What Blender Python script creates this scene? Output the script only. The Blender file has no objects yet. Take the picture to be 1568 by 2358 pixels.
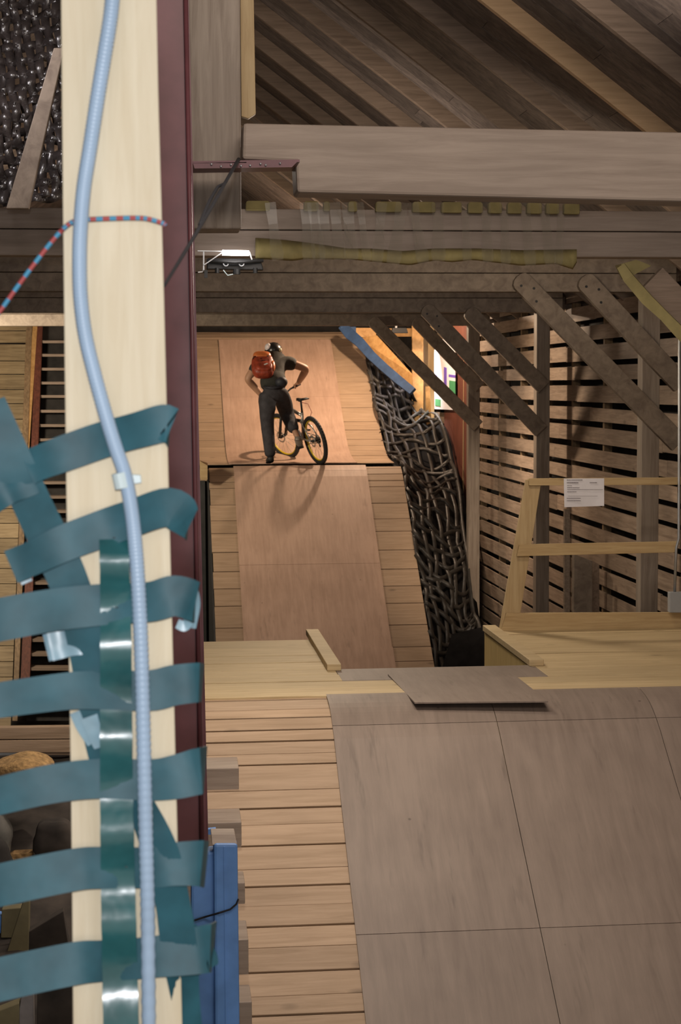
import bpy, bmesh, math, random
from mathutils import Vector, Matrix, Euler
random.seed(7)
scene = bpy.context.scene
COL = scene.collection
V = Vector
ZC = 5.0                      # camera height above the hall floor
# ------------------------------------------------------------------ camera
FPX, W, HH = 4000.0, 1568, 2358
yaw, pitch, roll = math.radians(5.94), math.atan(294/4000), 0.0045
fw = V((math.sin(yaw)*math.cos(pitch), math.cos(yaw)*math.cos(pitch), -math.sin(pitch)))
rt0 = V((math.cos(yaw), -math.sin(yaw), 0)); up0 = rt0.cross(fw)
RT = rt0*math.cos(roll) - up0*math.sin(roll)
UP = rt0*math.sin(roll) + up0*math.cos(roll)
CAM = V((0, 0, ZC))
cam = bpy.data.cameras.new('camera'); camo = bpy.data.objects.new('camera', cam); COL.objects.link(camo)
m = Matrix((RT, UP, -fw)).transposed().to_4x4(); m.translation = CAM
camo.matrix_world = m
cam.sensor_fit = 'VERTICAL'; cam.sensor_height = 23.6; cam.lens = FPX/HH*23.6
cam.clip_start = .05; cam.clip_end = 100
cam.dof.use_dof = True; cam.dof.focus_distance = 8.5; cam.dof.aperture_fstop = 6.5
scene.camera = camo
def ray(x, y): return fw + RT*((x-W/2)/FPX) - UP*((y-HH/2)/FPX)
def px(x, y, Y=None, X=None, Z=None):
    """measured photograph point -> place in the hall, on the plane Y, X or Z (Z relative to the eye)"""
    d = ray(x, y)
    t = Y/d.y if Y is not None else X/d.x if X is not None else Z/d.z
    return CAM + d*t
def on_prof(prof, x, y):
    d = ray(x, y); k = d.z/d.y
    for (a, b) in zip(prof, prof[1:]):
        fa, fb = a[1]-k*a[0], b[1]-k*b[0]
        if fa == 0 or fa*fb <= 0 and fa != fb:
            t = fa/(fa-fb); return V((a[0]+(b[0]-a[0])*t, a[1]+(b[1]-a[1])*t))
    return None
# ------------------------------------------------------------------ materials
def new_mat(name):
    mt = bpy.data.materials.new(name); mt.use_nodes = True
    nt = mt.node_tree; b = nt.nodes['Principled BSDF']; return mt, nt, b
def N(nt, t, **k):
    n = nt.nodes.new(t)
    for a, v in k.items():
        if a in n.inputs: n.inputs[a].default_value = v
        else: setattr(n, a, v)
    return n
def rgba(c): return (c[0], c[1], c[2], 1)
def srgb(r, g, b):
    f = lambda u: (u/255/12.92 if u/255 <= .04045 else ((u/255+.055)/1.055)**2.4)
    return (f(r), f(g), f(b))
def wood(name, light, dark, axis='X', rough=.62, var=.22, knots=.5, fine=1.0, stain=0.0):
    mt, nt, b = new_mat(name); L = nt.links.new
    tc = N(nt, 'ShaderNodeTexCoord'); geo = N(nt, 'ShaderNodeNewGeometry'); oi = N(nt, 'ShaderNodeObjectInfo')
    add = N(nt, 'ShaderNodeMath', operation='ADD'); L(geo.outputs['Random Per Island'], add.inputs[0]); L(oi.outputs['Random'], add.inputs[1])
    mul = N(nt, 'ShaderNodeMath', operation='MULTIPLY'); L(add.outputs[0], mul.inputs[0]); mul.inputs[1].default_value = 37
    cmb = N(nt, 'ShaderNodeCombineXYZ')
    for i in range(3): L(mul.outputs[0], cmb.inputs[i])
    va = N(nt, 'ShaderNodeVectorMath', operation='ADD'); L(tc.outputs['Object'], va.inputs[0]); L(cmb.outputs[0], va.inputs[1])
    mp = N(nt, 'ShaderNodeMapping'); L(va.outputs[0], mp.inputs[0])
    s = {'X': (1.1, 16, 16), 'Y': (16, 1.1, 16), 'Z': (16, 16, 1.1), 'N': (6, 6, 6)}[axis]
    mp.inputs['Scale'].default_value = tuple(q*fine for q in s)
    no = N(nt, 'ShaderNodeTexNoise', Scale=2.0, Detail=6.0, Roughness=.62, Distortion=.6); L(mp.outputs[0], no.inputs['Vector'])
    cr = N(nt, 'ShaderNodeValToRGB'); L(no.outputs['Fac'], cr.inputs[0])
    cr.color_ramp.elements[0].position = .33; cr.color_ramp.elements[0].color = rgba(dark)
    cr.color_ramp.elements[1].position = .62; cr.color_ramp.elements[1].color = rgba(light)
    # large blotches
    no2 = N(nt, 'ShaderNodeTexNoise', Scale=1.7, Detail=3.0); L(va.outputs[0], no2.inputs['Vector'])
    mr = N(nt, 'ShaderNodeMapRange'); L(no2.outputs['Fac'], mr.inputs[0])
    mr.inputs[1].default_value = .3; mr.inputs[2].default_value = .7; mr.inputs[3].default_value = 1-var*.8-stain; mr.inputs[4].default_value = 1+var*.35
    mr2 = N(nt, 'ShaderNodeMapRange'); L(geo.outputs['Random Per Island'], mr2.inputs[0]); mr2.inputs[3].default_value = 1-var; mr2.inputs[4].default_value = 1+var*.5
    mm = N(nt, 'ShaderNodeMath', operation='MULTIPLY'); L(mr.outputs[0], mm.inputs[0]); L(mr2.outputs[0], mm.inputs[1])
    hs = N(nt, 'ShaderNodeHueSaturation'); L(cr.outputs[0], hs.inputs['Color']); L(mm.outputs[0], hs.inputs['Value'])
    out = hs.outputs[0]
    if knots:
        mk = N(nt, 'ShaderNodeMapping'); L(va.outputs[0], mk.inputs[0])
        mk.inputs['Scale'].default_value = {'X': (1.0, 2.2, 2.2), 'Y': (2.2, 1, 2.2), 'Z': (2.2, 2.2, 1), 'N': (1, 1, 1)}[axis]
        vo = N(nt, 'ShaderNodeTexVoronoi', Scale=1.7); L(mk.outputs[0], vo.inputs['Vector'])
        r2 = N(nt, 'ShaderNodeMapRange'); L(vo.outputs['Distance'], r2.inputs[0]); r2.inputs[1].default_value = .03; r2.inputs[2].default_value = .11
        r2.inputs[3].default_value = knots; r2.inputs[4].default_value = 0
        mx = N(nt, 'ShaderNodeMix', data_type='RGBA'); L(r2.outputs[0], mx.inputs[0]); L(out, mx.inputs[6])
        mx.inputs[7].default_value = rgba([q*.35 for q in dark]); out = mx.outputs[2]
    L(out, b.inputs['Base Color']); b.inputs['Roughness'].default_value = rough
    b.inputs['Specular IOR Level'].default_value = .3
    bp = N(nt, 'ShaderNodeBump', Strength=.25, Distance=.01); L(no.outputs['Fac'], bp.inputs['Height']); L(bp.outputs[0], b.inputs['Normal'])
    return mt
def ply(name, light, dark, rough=.55):
    """plywood: fine grain running up the slope, scuffs and small screw marks"""
    mt, nt, b = new_mat(name); L = nt.links.new
    tc = N(nt, 'ShaderNodeTexCoord'); geo = N(nt, 'ShaderNodeNewGeometry')
    mp = N(nt, 'ShaderNodeMapping'); L(tc.outputs['Object'], mp.inputs[0]); mp.inputs['Scale'].default_value = (9, .9, .9)
    no = N(nt, 'ShaderNodeTexNoise', Scale=2.2, Detail=7.0, Roughness=.65, Distortion=.3); L(mp.outputs[0], no.inputs['Vector'])
    n2 = N(nt, 'ShaderNodeTexNoise', Scale=1.1, Detail=4.0, Roughness=.6); L(tc.outputs['Object'], n2.inputs['Vector'])
    av = N(nt, 'ShaderNodeMath', operation='ADD'); L(no.outputs['Fac'], av.inputs[0]); L(n2.outputs['Fac'], av.inputs[1])
    cr = N(nt, 'ShaderNodeValToRGB')
    hf = N(nt, 'ShaderNodeMath', operation='MULTIPLY'); L(av.outputs[0], hf.inputs[0]); hf.inputs[1].default_value = .5; L(hf.outputs[0], cr.inputs[0])
    cr.color_ramp.elements[0].position = .36; cr.color_ramp.elements[0].color = rgba(dark)
    cr.color_ramp.elements[1].position = .6; cr.color_ramp.elements[1].color = rgba(light)
    mr2 = N(nt, 'ShaderNodeMapRange'); L(geo.outputs['Random Per Island'], mr2.inputs[0]); mr2.inputs[3].default_value = .93; mr2.inputs[4].default_value = 1.05
    hs = N(nt, 'ShaderNodeHueSaturation'); L(cr.outputs[0], hs.inputs['Color']); L(mr2.outputs[0], hs.inputs['Value'])
    # dark scuffs, long in the riding direction
    ms = N(nt, 'ShaderNodeMapping'); L(tc.outputs['Object'], ms.inputs[0]); ms.inputs['Scale'].default_value = (5, .8, .8)
    n3 = N(nt, 'ShaderNodeTexNoise', Scale=2.3, Detail=3.0, Roughness=.7); L(ms.outputs[0], n3.inputs['Vector'])
    r3 = N(nt, 'ShaderNodeMapRange'); L(n3.outputs['Fac'], r3.inputs[0]); r3.inputs[1].default_value = .62; r3.inputs[2].default_value = .75; r3.inputs[4].default_value = .38
    mx = N(nt, 'ShaderNodeMix', data_type='RGBA'); L(r3.outputs[0], mx.inputs[0]); L(hs.outputs[0], mx.inputs[6]); mx.inputs[7].default_value = rgba([q*.4 for q in dark])
    # screw heads
    vo = N(nt, 'ShaderNodeTexVoronoi', Scale=4.0); vo.inputs['Randomness'].default_value = .35; L(tc.outputs['Object'], vo.inputs['Vector'])
    r4 = N(nt, 'ShaderNodeMapRange'); L(vo.outputs['Distance'], r4.inputs[0]); r4.inputs[1].default_value = .02; r4.inputs[2].default_value = .045; r4.inputs[3].default_value = .6; r4.inputs[4].default_value = 0
    m2 = N(nt, 'ShaderNodeMix', data_type='RGBA'); L(r4.outputs[0], m2.inputs[0]); L(mx.outputs[2], m2.inputs[6]); m2.inputs[7].default_value = rgba([q*.25 for q in dark])
    L(m2.outputs[2], b.inputs['Base Color']); b.inputs['Roughness'].default_value = rough; b.inputs['Specular IOR Level'].default_value = .35
    return mt
def plain(name, c, rough=.5, metal=0.0, spec=.5, noise=0.0, nscale=8.0, bump=0.0, bscale=20.0, dist=.01):
    mt, nt, b = new_mat(name); L = nt.links.new
    b.inputs['Base Color'].default_value = rgba(c); b.inputs['Roughness'].default_value = rough
    b.inputs['Metallic'].default_value = metal; b.inputs['Specular IOR Level'].default_value = spec
    tc = N(nt, 'ShaderNodeTexCoord')
    no = N(nt, 'ShaderNodeTexNoise', Scale=nscale, Detail=4.0); L(tc.outputs['Object'], no.inputs['Vector'])
    cr = N(nt, 'ShaderNodeValToRGB'); L(no.outputs['Fac'], cr.inputs[0])
    nz = max(noise, .06)
    cr.color_ramp.elements[0].position = .3; cr.color_ramp.elements[0].color = rgba([q*(1-nz) for q in c])
    cr.color_ramp.elements[1].position = .7; cr.color_ramp.elements[1].color = rgba([min(1, q*(1+nz*.6)) for q in c])
    L(cr.outputs[0], b.inputs['Base Color'])
    if bump:
        n2 = N(nt, 'ShaderNodeTexNoise', Scale=bscale, Detail=2.0); L(tc.outputs['Object'], n2.inputs['Vector'])
        bp = N(nt, 'ShaderNodeBump', Strength=bump, Distance=dist); L(n2.outputs['Fac'], bp.inputs['Height']); L(bp.outputs[0], b.inputs['Normal'])
    return mt
def emit(name, c, s):
    mt, nt, b = new_mat(name)
    b.inputs['Emission Color'].default_value = rgba(c); b.inputs['Emission Strength'].default_value = s
    b.inputs['Base Color'].default_value = rgba(c); return mt
def clear(name, c=(1, 1, 1), alpha=.2, rough=.15):
    mt, nt, b = new_mat(name); b.inputs['Base Color'].default_value = rgba(c); b.inputs['Alpha'].default_value = alpha
    b.inputs['Roughness'].default_value = rough; return mt
# ------------------------------------------------------------------ mesh builder
ORI = {}
class MB:
    def __init__(s): s.v = []; s.f = []; s.m = []; s.c = 0
    def add(s, vs, fs, mi=0):
        o = len(s.v); s.v += [V(p) for p in vs]
        for f in fs: s.f.append(tuple(i+o for i in f)); s.m.append(mi)
        return s
    def hexa(s, p, mi=0):  # p: bottom 4 then top 4
        return s.add(p, [(3, 2, 1, 0), (4, 5, 6, 7), (0, 1, 5, 4), (1, 2, 6, 5), (2, 3, 7, 6), (3, 0, 4, 7)], mi)
    def box(s, lo, hi, mi=0):
        a, b = lo, hi
        return s.hexa([(a[0], a[1], a[2]), (b[0], a[1], a[2]), (b[0], b[1], a[2]), (a[0], b[1], a[2]),
                       (a[0], a[1], b[2]), (b[0], a[1], b[2]), (b[0], b[1], b[2]), (a[0], b[1], b[2])], mi)
    def obox(s, c, size, M=None, mi=0):
        M = M or Matrix.Identity(3); c = V(c); h = V(size)/2
        P = [c + M @ V((sx*h.x, sy*h.y, sz*h.z)) for sz in (-1, 1) for sx, sy in ((-1, -1), (1, -1), (1, 1), (-1, 1))]
        return s.hexa(P, mi)
    def slab(s, q, ext, mi=0):  # quad (front) swept by vector
        e = V(ext); q = [V(a) for a in q]
        return s.hexa([a+e for a in q] + q, mi)
    def prism(s, poly, ext, mi=0):
        n = len(poly); e = V(ext); poly = [V(a) for a in poly]
        return s.add(poly + [a+e for a in poly], [tuple(range(n)), tuple(range(2*n-1, n-1, -1))] + [(i, i+n, (i+1) % n+n, (i+1) % n) for i in range(n)], mi)
    def bar(s, a, b, w, h, up=(0, 0, 1), mi=0):  # beam from a to b; w sideways, h along up
        a, b = V(a), V(b); d = (b-a).normalized(); sd = d.cross(V(up)).normalized(); u = sd.cross(d)
        P = []
        for k in (-1, 1):
            for q, t in ((a, -1), (a, 1), (b, 1), (b, -1)): P.append(q + u*(k*h/2) + sd*(t*w/2))
        return s.hexa(P, mi)
    def tube(s, pts, r, n=10, mi=0, cap=True, mfun=None, closed=False):
        pts = [V(p) for p in pts]; R = r if isinstance(r, (list, tuple)) else [r]*len(pts)
        o = len(s.v); prev = None; L = len(pts)
        for i, p in enumerate(pts):
            if closed: d = pts[(i+1) % L]-pts[i-1]
            else: d = pts[min(i+1, L-1)]-pts[max(i-1, 0)]
            d.normalize()
            if prev is None: a = d.orthogonal().normalized()
            else: a = (prev - d*prev.dot(d)).normalized()
            prev = a; b = d.cross(a)
            for k in range(n):
                t = 2*math.pi*k/n; s.v.append(p + (a*math.cos(t)+b*math.sin(t))*R[i])
        for i in range(L if closed else L-1):
            j = (i+1) % L
            for k in range(n):
                s.f.append((o+i*n+k, o+i*n+(k+1) % n, o+j*n+(k+1) % n, o+j*n+k)); s.m.append(mfun(i) if mfun else mi)
        if cap and not closed:
            s.f.append(tuple(o+k for k in range(n-1, -1, -1))); s.m.append(mi)
            s.f.append(tuple(o+(L-1)*n+k for k in range(n))); s.m.append(mi)
        return s
    def ribbon(s, pts, w, side, th=.0015, mi=0):
        """flat strap along pts; side = list/one vector across the strap; w = width(s)"""
        pts = [V(p) for p in pts]; L = len(pts); o = len(s.v)
        for i, p in enumerate(pts):
            d = (pts[min(i+1, L-1)]-pts[max(i-1, 0)]).normalized()
            sd = V(side[i] if isinstance(side, list) else side); sd = (sd-d*sd.dot(d)).normalized(); nn = d.cross(sd)
            ww = (w[i] if isinstance(w, (list, tuple)) else w)/2
            for a, c in ((-1, -1), (1, -1), (1, 1), (-1, 1)): s.v.append(p + sd*(a*ww) + nn*(c*th/2))
        for i in range(L-1):
            for k in range(4):
                s.f.append((o+i*4+k, o+i*4+(k+1) % 4, o+i*4+4+(k+1) % 4, o+i*4+4+k)); s.m.append(mi)
        s.f += [(o+3, o+2, o+1, o), tuple(o+(L-1)*4+k for k in range(4))]; s.m += [mi, mi]
        return s
    def ell(s, c, r, M=None, nu=20, nv=12, mi=0, fun=None):
        c = V(c); M = M or Matrix.Identity(3); o = len(s.v)
        for j in range(nv+1):
            ph = math.pi*j/nv
            for i in range(nu):
                th = 2*math.pi*i/nu
                p = V((math.sin(ph)*math.cos(th), math.sin(ph)*math.sin(th), math.cos(ph)))
                if fun: p = fun(p)
                s.v.append(c + M @ V((p.x*r[0], p.y*r[1], p.z*r[2])))
        for j in range(nv):
            for i in range(nu):
                s.f.append((o+j*nu+i, o+(j+1)*nu+i, o+(j+1)*nu+(i+1) % nu, o+j*nu+(i+1) % nu)); s.m.append(mi)
        return s
    def torus(s, c, R, r, M=None, n=48, k=10, mi=0, ry=None, knob=0):
        M = M or Matrix.Identity(3); c = V(c); o = len(s.v); ry = ry or r
        for i in range(n):
            t = 2*math.pi*i/n
            for j in range(k):
                a = 2*math.pi*j/k; rr = r*(1+knob*(i % 2)*(1 if math.cos(a) > .3 else 0))
                q = V(((R+rr*math.cos(a))*math.cos(t), ry*math.sin(a), (R+rr*math.cos(a))*math.sin(t)))
                s.v.append(c + M @ q)
        for i in range(n):
            for j in range(k):
                s.f.append((o+i*k+j, o+((i+1) % n)*k+j, o+((i+1) % n)*k+(j+1) % k, o+i*k+(j+1) % k)); s.m.append(mi)
        return s
    def disc(s, a, b, r, n=20, mi=0, r2=None): return s.tube([a, b], [r, r2 or r], n, mi)
    def build(s, name, mat, parent=None, origin=None, smooth=False, bevel=0.0, local=False, auto=None):
        if parent is not None:
            org = ORI[parent.name]
        elif origin is not None: org = V(origin)
        else:
            xs = [p.x for p in s.v]; ys = [p.y for p in s.v]; zs = [p.z for p in s.v]
            org = V(((min(xs)+max(xs))/2, (min(ys)+max(ys))/2, min(zs)))
        if local: org = V((0, 0, 0))
        me = bpy.data.meshes.new(name); me.from_pydata([p-org for p in s.v], [], s.f)
        ml = mat if isinstance(mat, (list, tuple)) else [mat]
        for q in ml: me.materials.append(q)
        for p, i in zip(me.polygons, s.m): p.material_index = i
        bm = bmesh.new(); bm.from_mesh(me); bmesh.ops.recalc_face_normals(bm, faces=bm.faces); bm.to_mesh(me); bm.free()
        if smooth:
            for p in me.polygons: p.use_smooth = True
            if auto: me.set_sharp_from_angle(angle=math.radians(auto))
        ob = bpy.data.objects.new(name, me); COL.objects.link(ob)
        if parent is not None: ob.parent = parent
        else: ob.location = org
        ORI[ob.name] = V(org)
        if bevel:
            bv = ob.modifiers.new('bevel', 'BEVEL'); bv.width = bevel; bv.segments = 2; bv.limit_method = 'ANGLE'
        return ob
def tag(o, label=None, cat=None, group=None, kind=None):
    if label: o['label'] = label
    if cat: o['category'] = cat
    if group: o['group'] = group
    if kind: o['kind'] = kind
    return o
def thing(name, label, cat, loc, group=None):
    o = bpy.data.objects.new(name, None); COL.objects.link(o); o.location = loc; o.empty_display_size = .1
    ORI[o.name] = V(loc); return tag(o, label, cat, group)
def struct(o, kind='structure'): o['kind'] = kind; return o
# ------------------------------------------------------------------ palette
M = {}
M['beam'] = wood('weathered beam timber', (.33, .265, .215), (.25, .195, .155), 'X', var=.12, knots=.45, fine=.8)
M['beam_y'] = wood('weathered timber lengthwise', (.33, .26, .20), (.21, .155, .115), 'Y', var=.15, knots=.4)
M['post'] = wood('weathered post timber', (.31, .255, .205), (.20, .155, .12), 'Z', var=.12, knots=.35, fine=.8)
M['brace'] = wood('brace timber', (.27, .215, .165), (.17, .13, .10), 'N', var=.15, knots=.3)
M['rafter'] = wood('rafter timber', (.29, .215, .16), (.20, .145, .105), 'X', var=.2, knots=.3)
M['litrafter'] = wood('lit rafter timber', (.66, .45, .26), (.54, .36, .20), 'X', var=.10, knots=.3)  # rafter timber in a lighter colour that paints in the light on it
M['roofboard'] = wood('dark roof boards', (.22, .18, .155), (.115, .094, .086), 'X', var=.28, knots=.2, fine=.5)
M['plank'] = wood('ramp planks', (.42, .295, .195), (.33, .225, .14), 'X', var=.13, knots=.6)
M['deck'] = wood('yellowish deck planks', (.52, .395, .225), (.41, .30, .16), 'X', var=.12, knots=.6)
M['ply'] = ply('grey worn plywood', (.232, .180, .145), (.165, .125, .10))
M['ply_far'] = ply('pinkish plywood', (.50, .335, .245), (.37, .24, .17))
M['newpine'] = wood('fresh pine', (.56, .41, .215), (.43, .29, .14), 'X', var=.12, knots=.55)
M['newpine_z'] = wood('fresh pine upright', (.54, .40, .22), (.42, .29, .145), 'Z', var=.12, knots=.5)
M['newply'] = wood('fresh yellow plywood', (.55, .40, .17), (.42, .29, .11), 'Z', var=.1, knots=.2)
M['slat'] = wood('slat boards', (.36, .265, .195), (.225, .16, .115), 'Y', var=.25, knots=.45)
M['cream'] = wood('planed spruce board', (.72, .64, .48), (.64, .55, .39), 'Z', var=.05, knots=.12, fine=1.5, rough=.7)
M['old'] = wood('old left planks', (.33, .245, .14), (.20, .14, .075), 'X', var=.22, knots=.45)
M['oldz'] = wood('old uprights', (.30, .20, .11), (.17, .11, .06), 'Z', var=.25, knots=.3)
M['redwood'] = wood('red stained upright', (.16, .05, .03), (.085, .028, .018), 'Z', var=.2, knots=.1)
M['orangewood'] = wood('orange plank', (.50, .29, .11), (.36, .19, .065), 'N', var=.12, knots=.4)
M['black'] = plain('black rubber', (.012, .012, .012), .55)
M['darkcloth'] = plain('dark tarp', (.035, .033, .032), .7, noise=.3)
M['pitshade'] = plain('black pit shade', (.010, .009, .009), .9, spec=.08, noise=.4)  # near-black colour standing in for the shade of the pit
M['netshine'] = plain('shiny black strap', (.034, .027, .025), .3, spec=.8, noise=.4, nscale=9, bump=.3, bscale=30)
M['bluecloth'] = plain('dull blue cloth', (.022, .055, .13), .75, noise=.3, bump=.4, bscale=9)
M['dark'] = plain('dark boarding', (.028, .024, .021), .9, noise=.4)
M['earth'] = plain('dark earth', (.045, .035, .028), .95, noise=.6, nscale=6, bump=.6, bscale=9)
M['concrete'] = plain('dusty concrete', (.09, .08, .07), .9, noise=.4, nscale=3)
M['maroon'] = plain('maroon painted steel', (.125, .043, .050), .42, spec=.4, noise=.25, nscale=7)
M['galv'] = plain('galvanised steel', (.42, .43, .44), .4, metal=.7, noise=.2)
M['greybox'] = plain('grey enclosure plastic', (.30, .31, .32), .5)
M['conduit'] = plain('blue grey conduit plastic', (.33, .45, .60), .4, noise=.08)
M['clip'] = plain('pale clip plastic', (.55, .66, .68), .4)
M['teal'] = plain('teal strap', (.022, .090, .118), .45, spec=.2, noise=.3, nscale=14, bump=.2, bscale=14, dist=.008)
M['teal_gloss'] = plain('glossy teal strap', (.018, .105, .115), .29, spec=1.0, noise=.3, nscale=14, bump=.25, bscale=20, dist=.01)
M['teal_pale'] = plain('pale worn teal strap', (.20, .34, .42), .33, spec=.7, noise=.3, nscale=14, bump=.3, bscale=14)
M['netblack'] = plain('black webbing strap', (.030, .026, .022), .48, spec=.32, noise=.4, nscale=9, bump=.35, bscale=30)
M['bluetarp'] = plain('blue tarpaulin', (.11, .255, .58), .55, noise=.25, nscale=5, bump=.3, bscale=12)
M['foam'] = plain('yellow foam', (.25, .205, .08), .8, noise=.25, nscale=9)
M['tape'] = clear('clear packing tape', (.30, .27, .20), .10, .16)
M['rope_blue'] = plain('cord blue strand', (.05, .25, .42), .6)
M['rope_red'] = plain('cord red strand', (.36, .06, .06), .6)
M['rope_black'] = plain('black rope fibre', (.01, .01, .014), .8)
M['paper'] = plain('white paper', (.72, .70, .74), .6)
M['ink'] = plain('printed ink', (.12, .10, .12), .7)
M['tube'] = emit('fluorescent tube glow', (1, .94, .92), 22)
M['gravel'] = plain('sandy gravel', (.36, .22, .09), .95, noise=.5, nscale=30, bump=.8, bscale=40)
M['stone'] = plain('grey stone', (.16, .15, .13), .9, noise=.4, bump=.6, bscale=10)
# ================================================================== SETTING
fl = MB().box((-6, -2, -.1), (6, 32, 0)); struct(fl.build('floor', M['concrete']))
XR = 4.36
def roofz(x): return .93 + .75*(XR-x)
# right wall: slats with gaps over dark outer boarding
s = MB(); z = -4.6; rr = random.Random(3)
while z < .86:
    h = .132 + rr.random()*.032
    y0 = 6.5
    while y0 < 29.5:
        y1 = min(29.6, y0 + 3.2 + rr.random()*1.6)
        dz = (rr.random()-.5)*.014
        s.hexa([(XR, y0+.004, ZC+z+dz), (XR+.02, y0+.004, ZC+z+dz), (XR+.02, y1, ZC+z-dz), (XR, y1, ZC+z-dz),
                (XR, y0+.004, ZC+z+h+dz*2), (XR+.02, y0+.004, ZC+z+h+dz*2), (XR+.02, y1, ZC+z+h-dz), (XR, y1, ZC+z+h-dz)])
        y0 = y1
    z += h + .038 + rr.random()*.030
wr = s.build('wall_right', M['slat']); struct(wr)
s = MB().box((XR+.16, 6, 0), (XR+.22, 30, ZC+1.1))
struct(s.build('wall_right_backing', M['dark'], wr))
s = MB()
for y in [7.6+i*1.32 for i in range(17)]: s.box((XR+.02, y, 0), (XR+.1, y+.06, ZC+.95))
struct(s.build('wall_right_studs', M['oldz'], wr))
struct(MB().box((-4.9, -2, 0), (-4.8, 30, ZC+1.0)).build('wall_left', M['dark']))
struct(MB().box((-5, 30, 0), (5, 30.1, ZC+4.6)).build('wall_back', M['dark']))
# roof: two slopes of boards
RN = V((-.6, 0, -.8))
s = MB(); y = -1.0; rr = random.Random(11)
while y < 30:
    w = .17 + rr.random()*.16
    for x0, x1 in ((0, 2.1+rr.random()*1.2), (None, 4.75)):
        if x0 is None: x0 = lx
        lx = x1
        p = [V((x0, y, ZC+roofz(x0))), V((x1-.004, y, ZC+roofz(x1))), V((x1-.004, y+w-.006, ZC+roofz(x1))), V((x0, y+w-.006, ZC+roofz(x0)))]
        s.hexa(p + [q+V((.02, 0, .03)) for q in p])
    x0, x1 = -4.9, 0
    p = [V((x0, y, ZC+roofz(-x0))), V((x1, y, ZC+roofz(x1))), V((x1, y+w-.006, ZC+roofz(x1))), V((x0, y+w-.006, ZC+roofz(-x0)))]
    s.hexa(p + [q+V((-.02, 0, .03)) for q in p])
    y += w
struct(s.build('ceiling', M['roofboard'], origin=(0, 14, ZC+1)))
# rafters under the right slope
for i in range(15):
    y = 7.7 + i*1.2
    a, b = V((.05, y, ZC+roofz(.05)-.075)), V((4.5, y, ZC+roofz(4.5)-.075))
    o = MB().bar(a, b, .06, .13, up=(.6, 0, .8)).build('rafter', M['litrafter'] if i == 3 else M['rafter'], bevel=.004)
    if i == 3: tag(o, 'rafter coloured as if brightly lit, sloping down right above the near timber beam', 'rafter', 'roof rafters on the right slope')
    else: tag(o, 'dull brown rafter under the dark roof boards', 'rafter', 'dull roof rafters on the right slope')
# ================================================================== FRAME TIMBERS
ZB, ZT = ZC+.755, ZC+1.03
# near beam with a stepped end
q = [px(560, 283, Y=7), px(2750, 329, Y=7), px(2750, 492, Y=7), px(684, 443, Y=7), px(680, 372, Y=7), px(558, 367, Y=7)]
tag(MB().prism(q, (0, .2, 0)).build('tie_beam', M['beam'], bevel=.012), 'thick grey timber beam with a stepped left end, nearest and highest', 'beam')
def stacked(Y, x0, x1, lab, mat='beam'):
    r = thing('tie_beam', lab, 'beam', (0, Y, ZB))
    for z0, z1 in ((ZB, ZB+.15), (ZB+.155, ZT)):
        MB().box((x0, Y, z0), (x1, Y+.16, z1)).build('beam_board', M[mat], r, bevel=.006)
    return r
stacked(10.3, -3.2, 4.3, 'timber beam of two stacked boards carrying the yellow foam padding')
stacked(14.2, -3.2, 4.3, 'timber beam just below the foam padding, with bolted braces at its right end', 'brace')
stacked(18.3, -3.2, 4.3, 'dark timber beam, second lowest over the rider ramp', 'brace')
stacked(22.4, -3.2, 4.3, 'dark timber beam, lowest in view, above the rider', 'brace')
# posts along the right wall
def post(Y, w, lab, base=0):
    X = 4.09
    return tag(MB().box((X-w/2, Y, base), (X+w/2, Y+.15, ZB)).build('wall_post', M['post'], bevel=.006), lab, 'post')
post(22.4, .15, 'dark timber post beside the black net, farthest of the wall posts')
post(18.3, .145, 'timber post on the slatted wall behind the leaning fence post')
post(14.2, .15, 'timber post at the right edge behind the fence and paper notice')
# knee braces, bolted to the beams
def brace(a, b, Y, w, lab, th=.069, bolts=True):
    A, B = px(*a, Y=Y), px(*b, Y=Y)
    r = thing('knee_brace', lab, 'brace', B)
    d = (A-B).normalized(); n = V((-d.z, 0, d.x))
    poly = [B-n*w/2-d*.05, B+n*w/2-d*.05]
    for k in range(7):
        t = math.pi*k/6; poly.append(A + n*(w/2*math.cos(t)) + d*(w*.35*math.sin(t)))
    MB().prism(poly, (0, th, 0)).build('brace_board', M['brace'], r, bevel=.004)
    if bolts:
        for k in range(3):
            c = A - d*(.02+.09*k) + n*(.03*(-1)**k) + V((0, -.006, 0))
            MB().disc(c, c+V((0, .012, 0)), .011, 8).build('bolt', M['black'], r)
brace((1202, 648), (1556, 1012), 14.13, .165, 'long brace from the bolted beam down to the right edge post')
brace((1352, 650), (1562, 876), 14.13, .165, 'short brace above the long one at the right edge post')
brace((985, 715), (1240, 985), 18.23, .16, 'long brace running down to the post behind the fence')
brace((1085, 722), (1246, 884), 18.23, .16, 'short upper brace on the post behind the fence', bolts=False)
brace((862, 742), (1096, 975), 22.33, .16, 'long dark brace beside the orange plank, lowest on the left', bolts=False)
brace((962, 742), (1100, 886), 22.33, .16, 'short dark brace above the bright panel', bolts=False)
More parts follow.
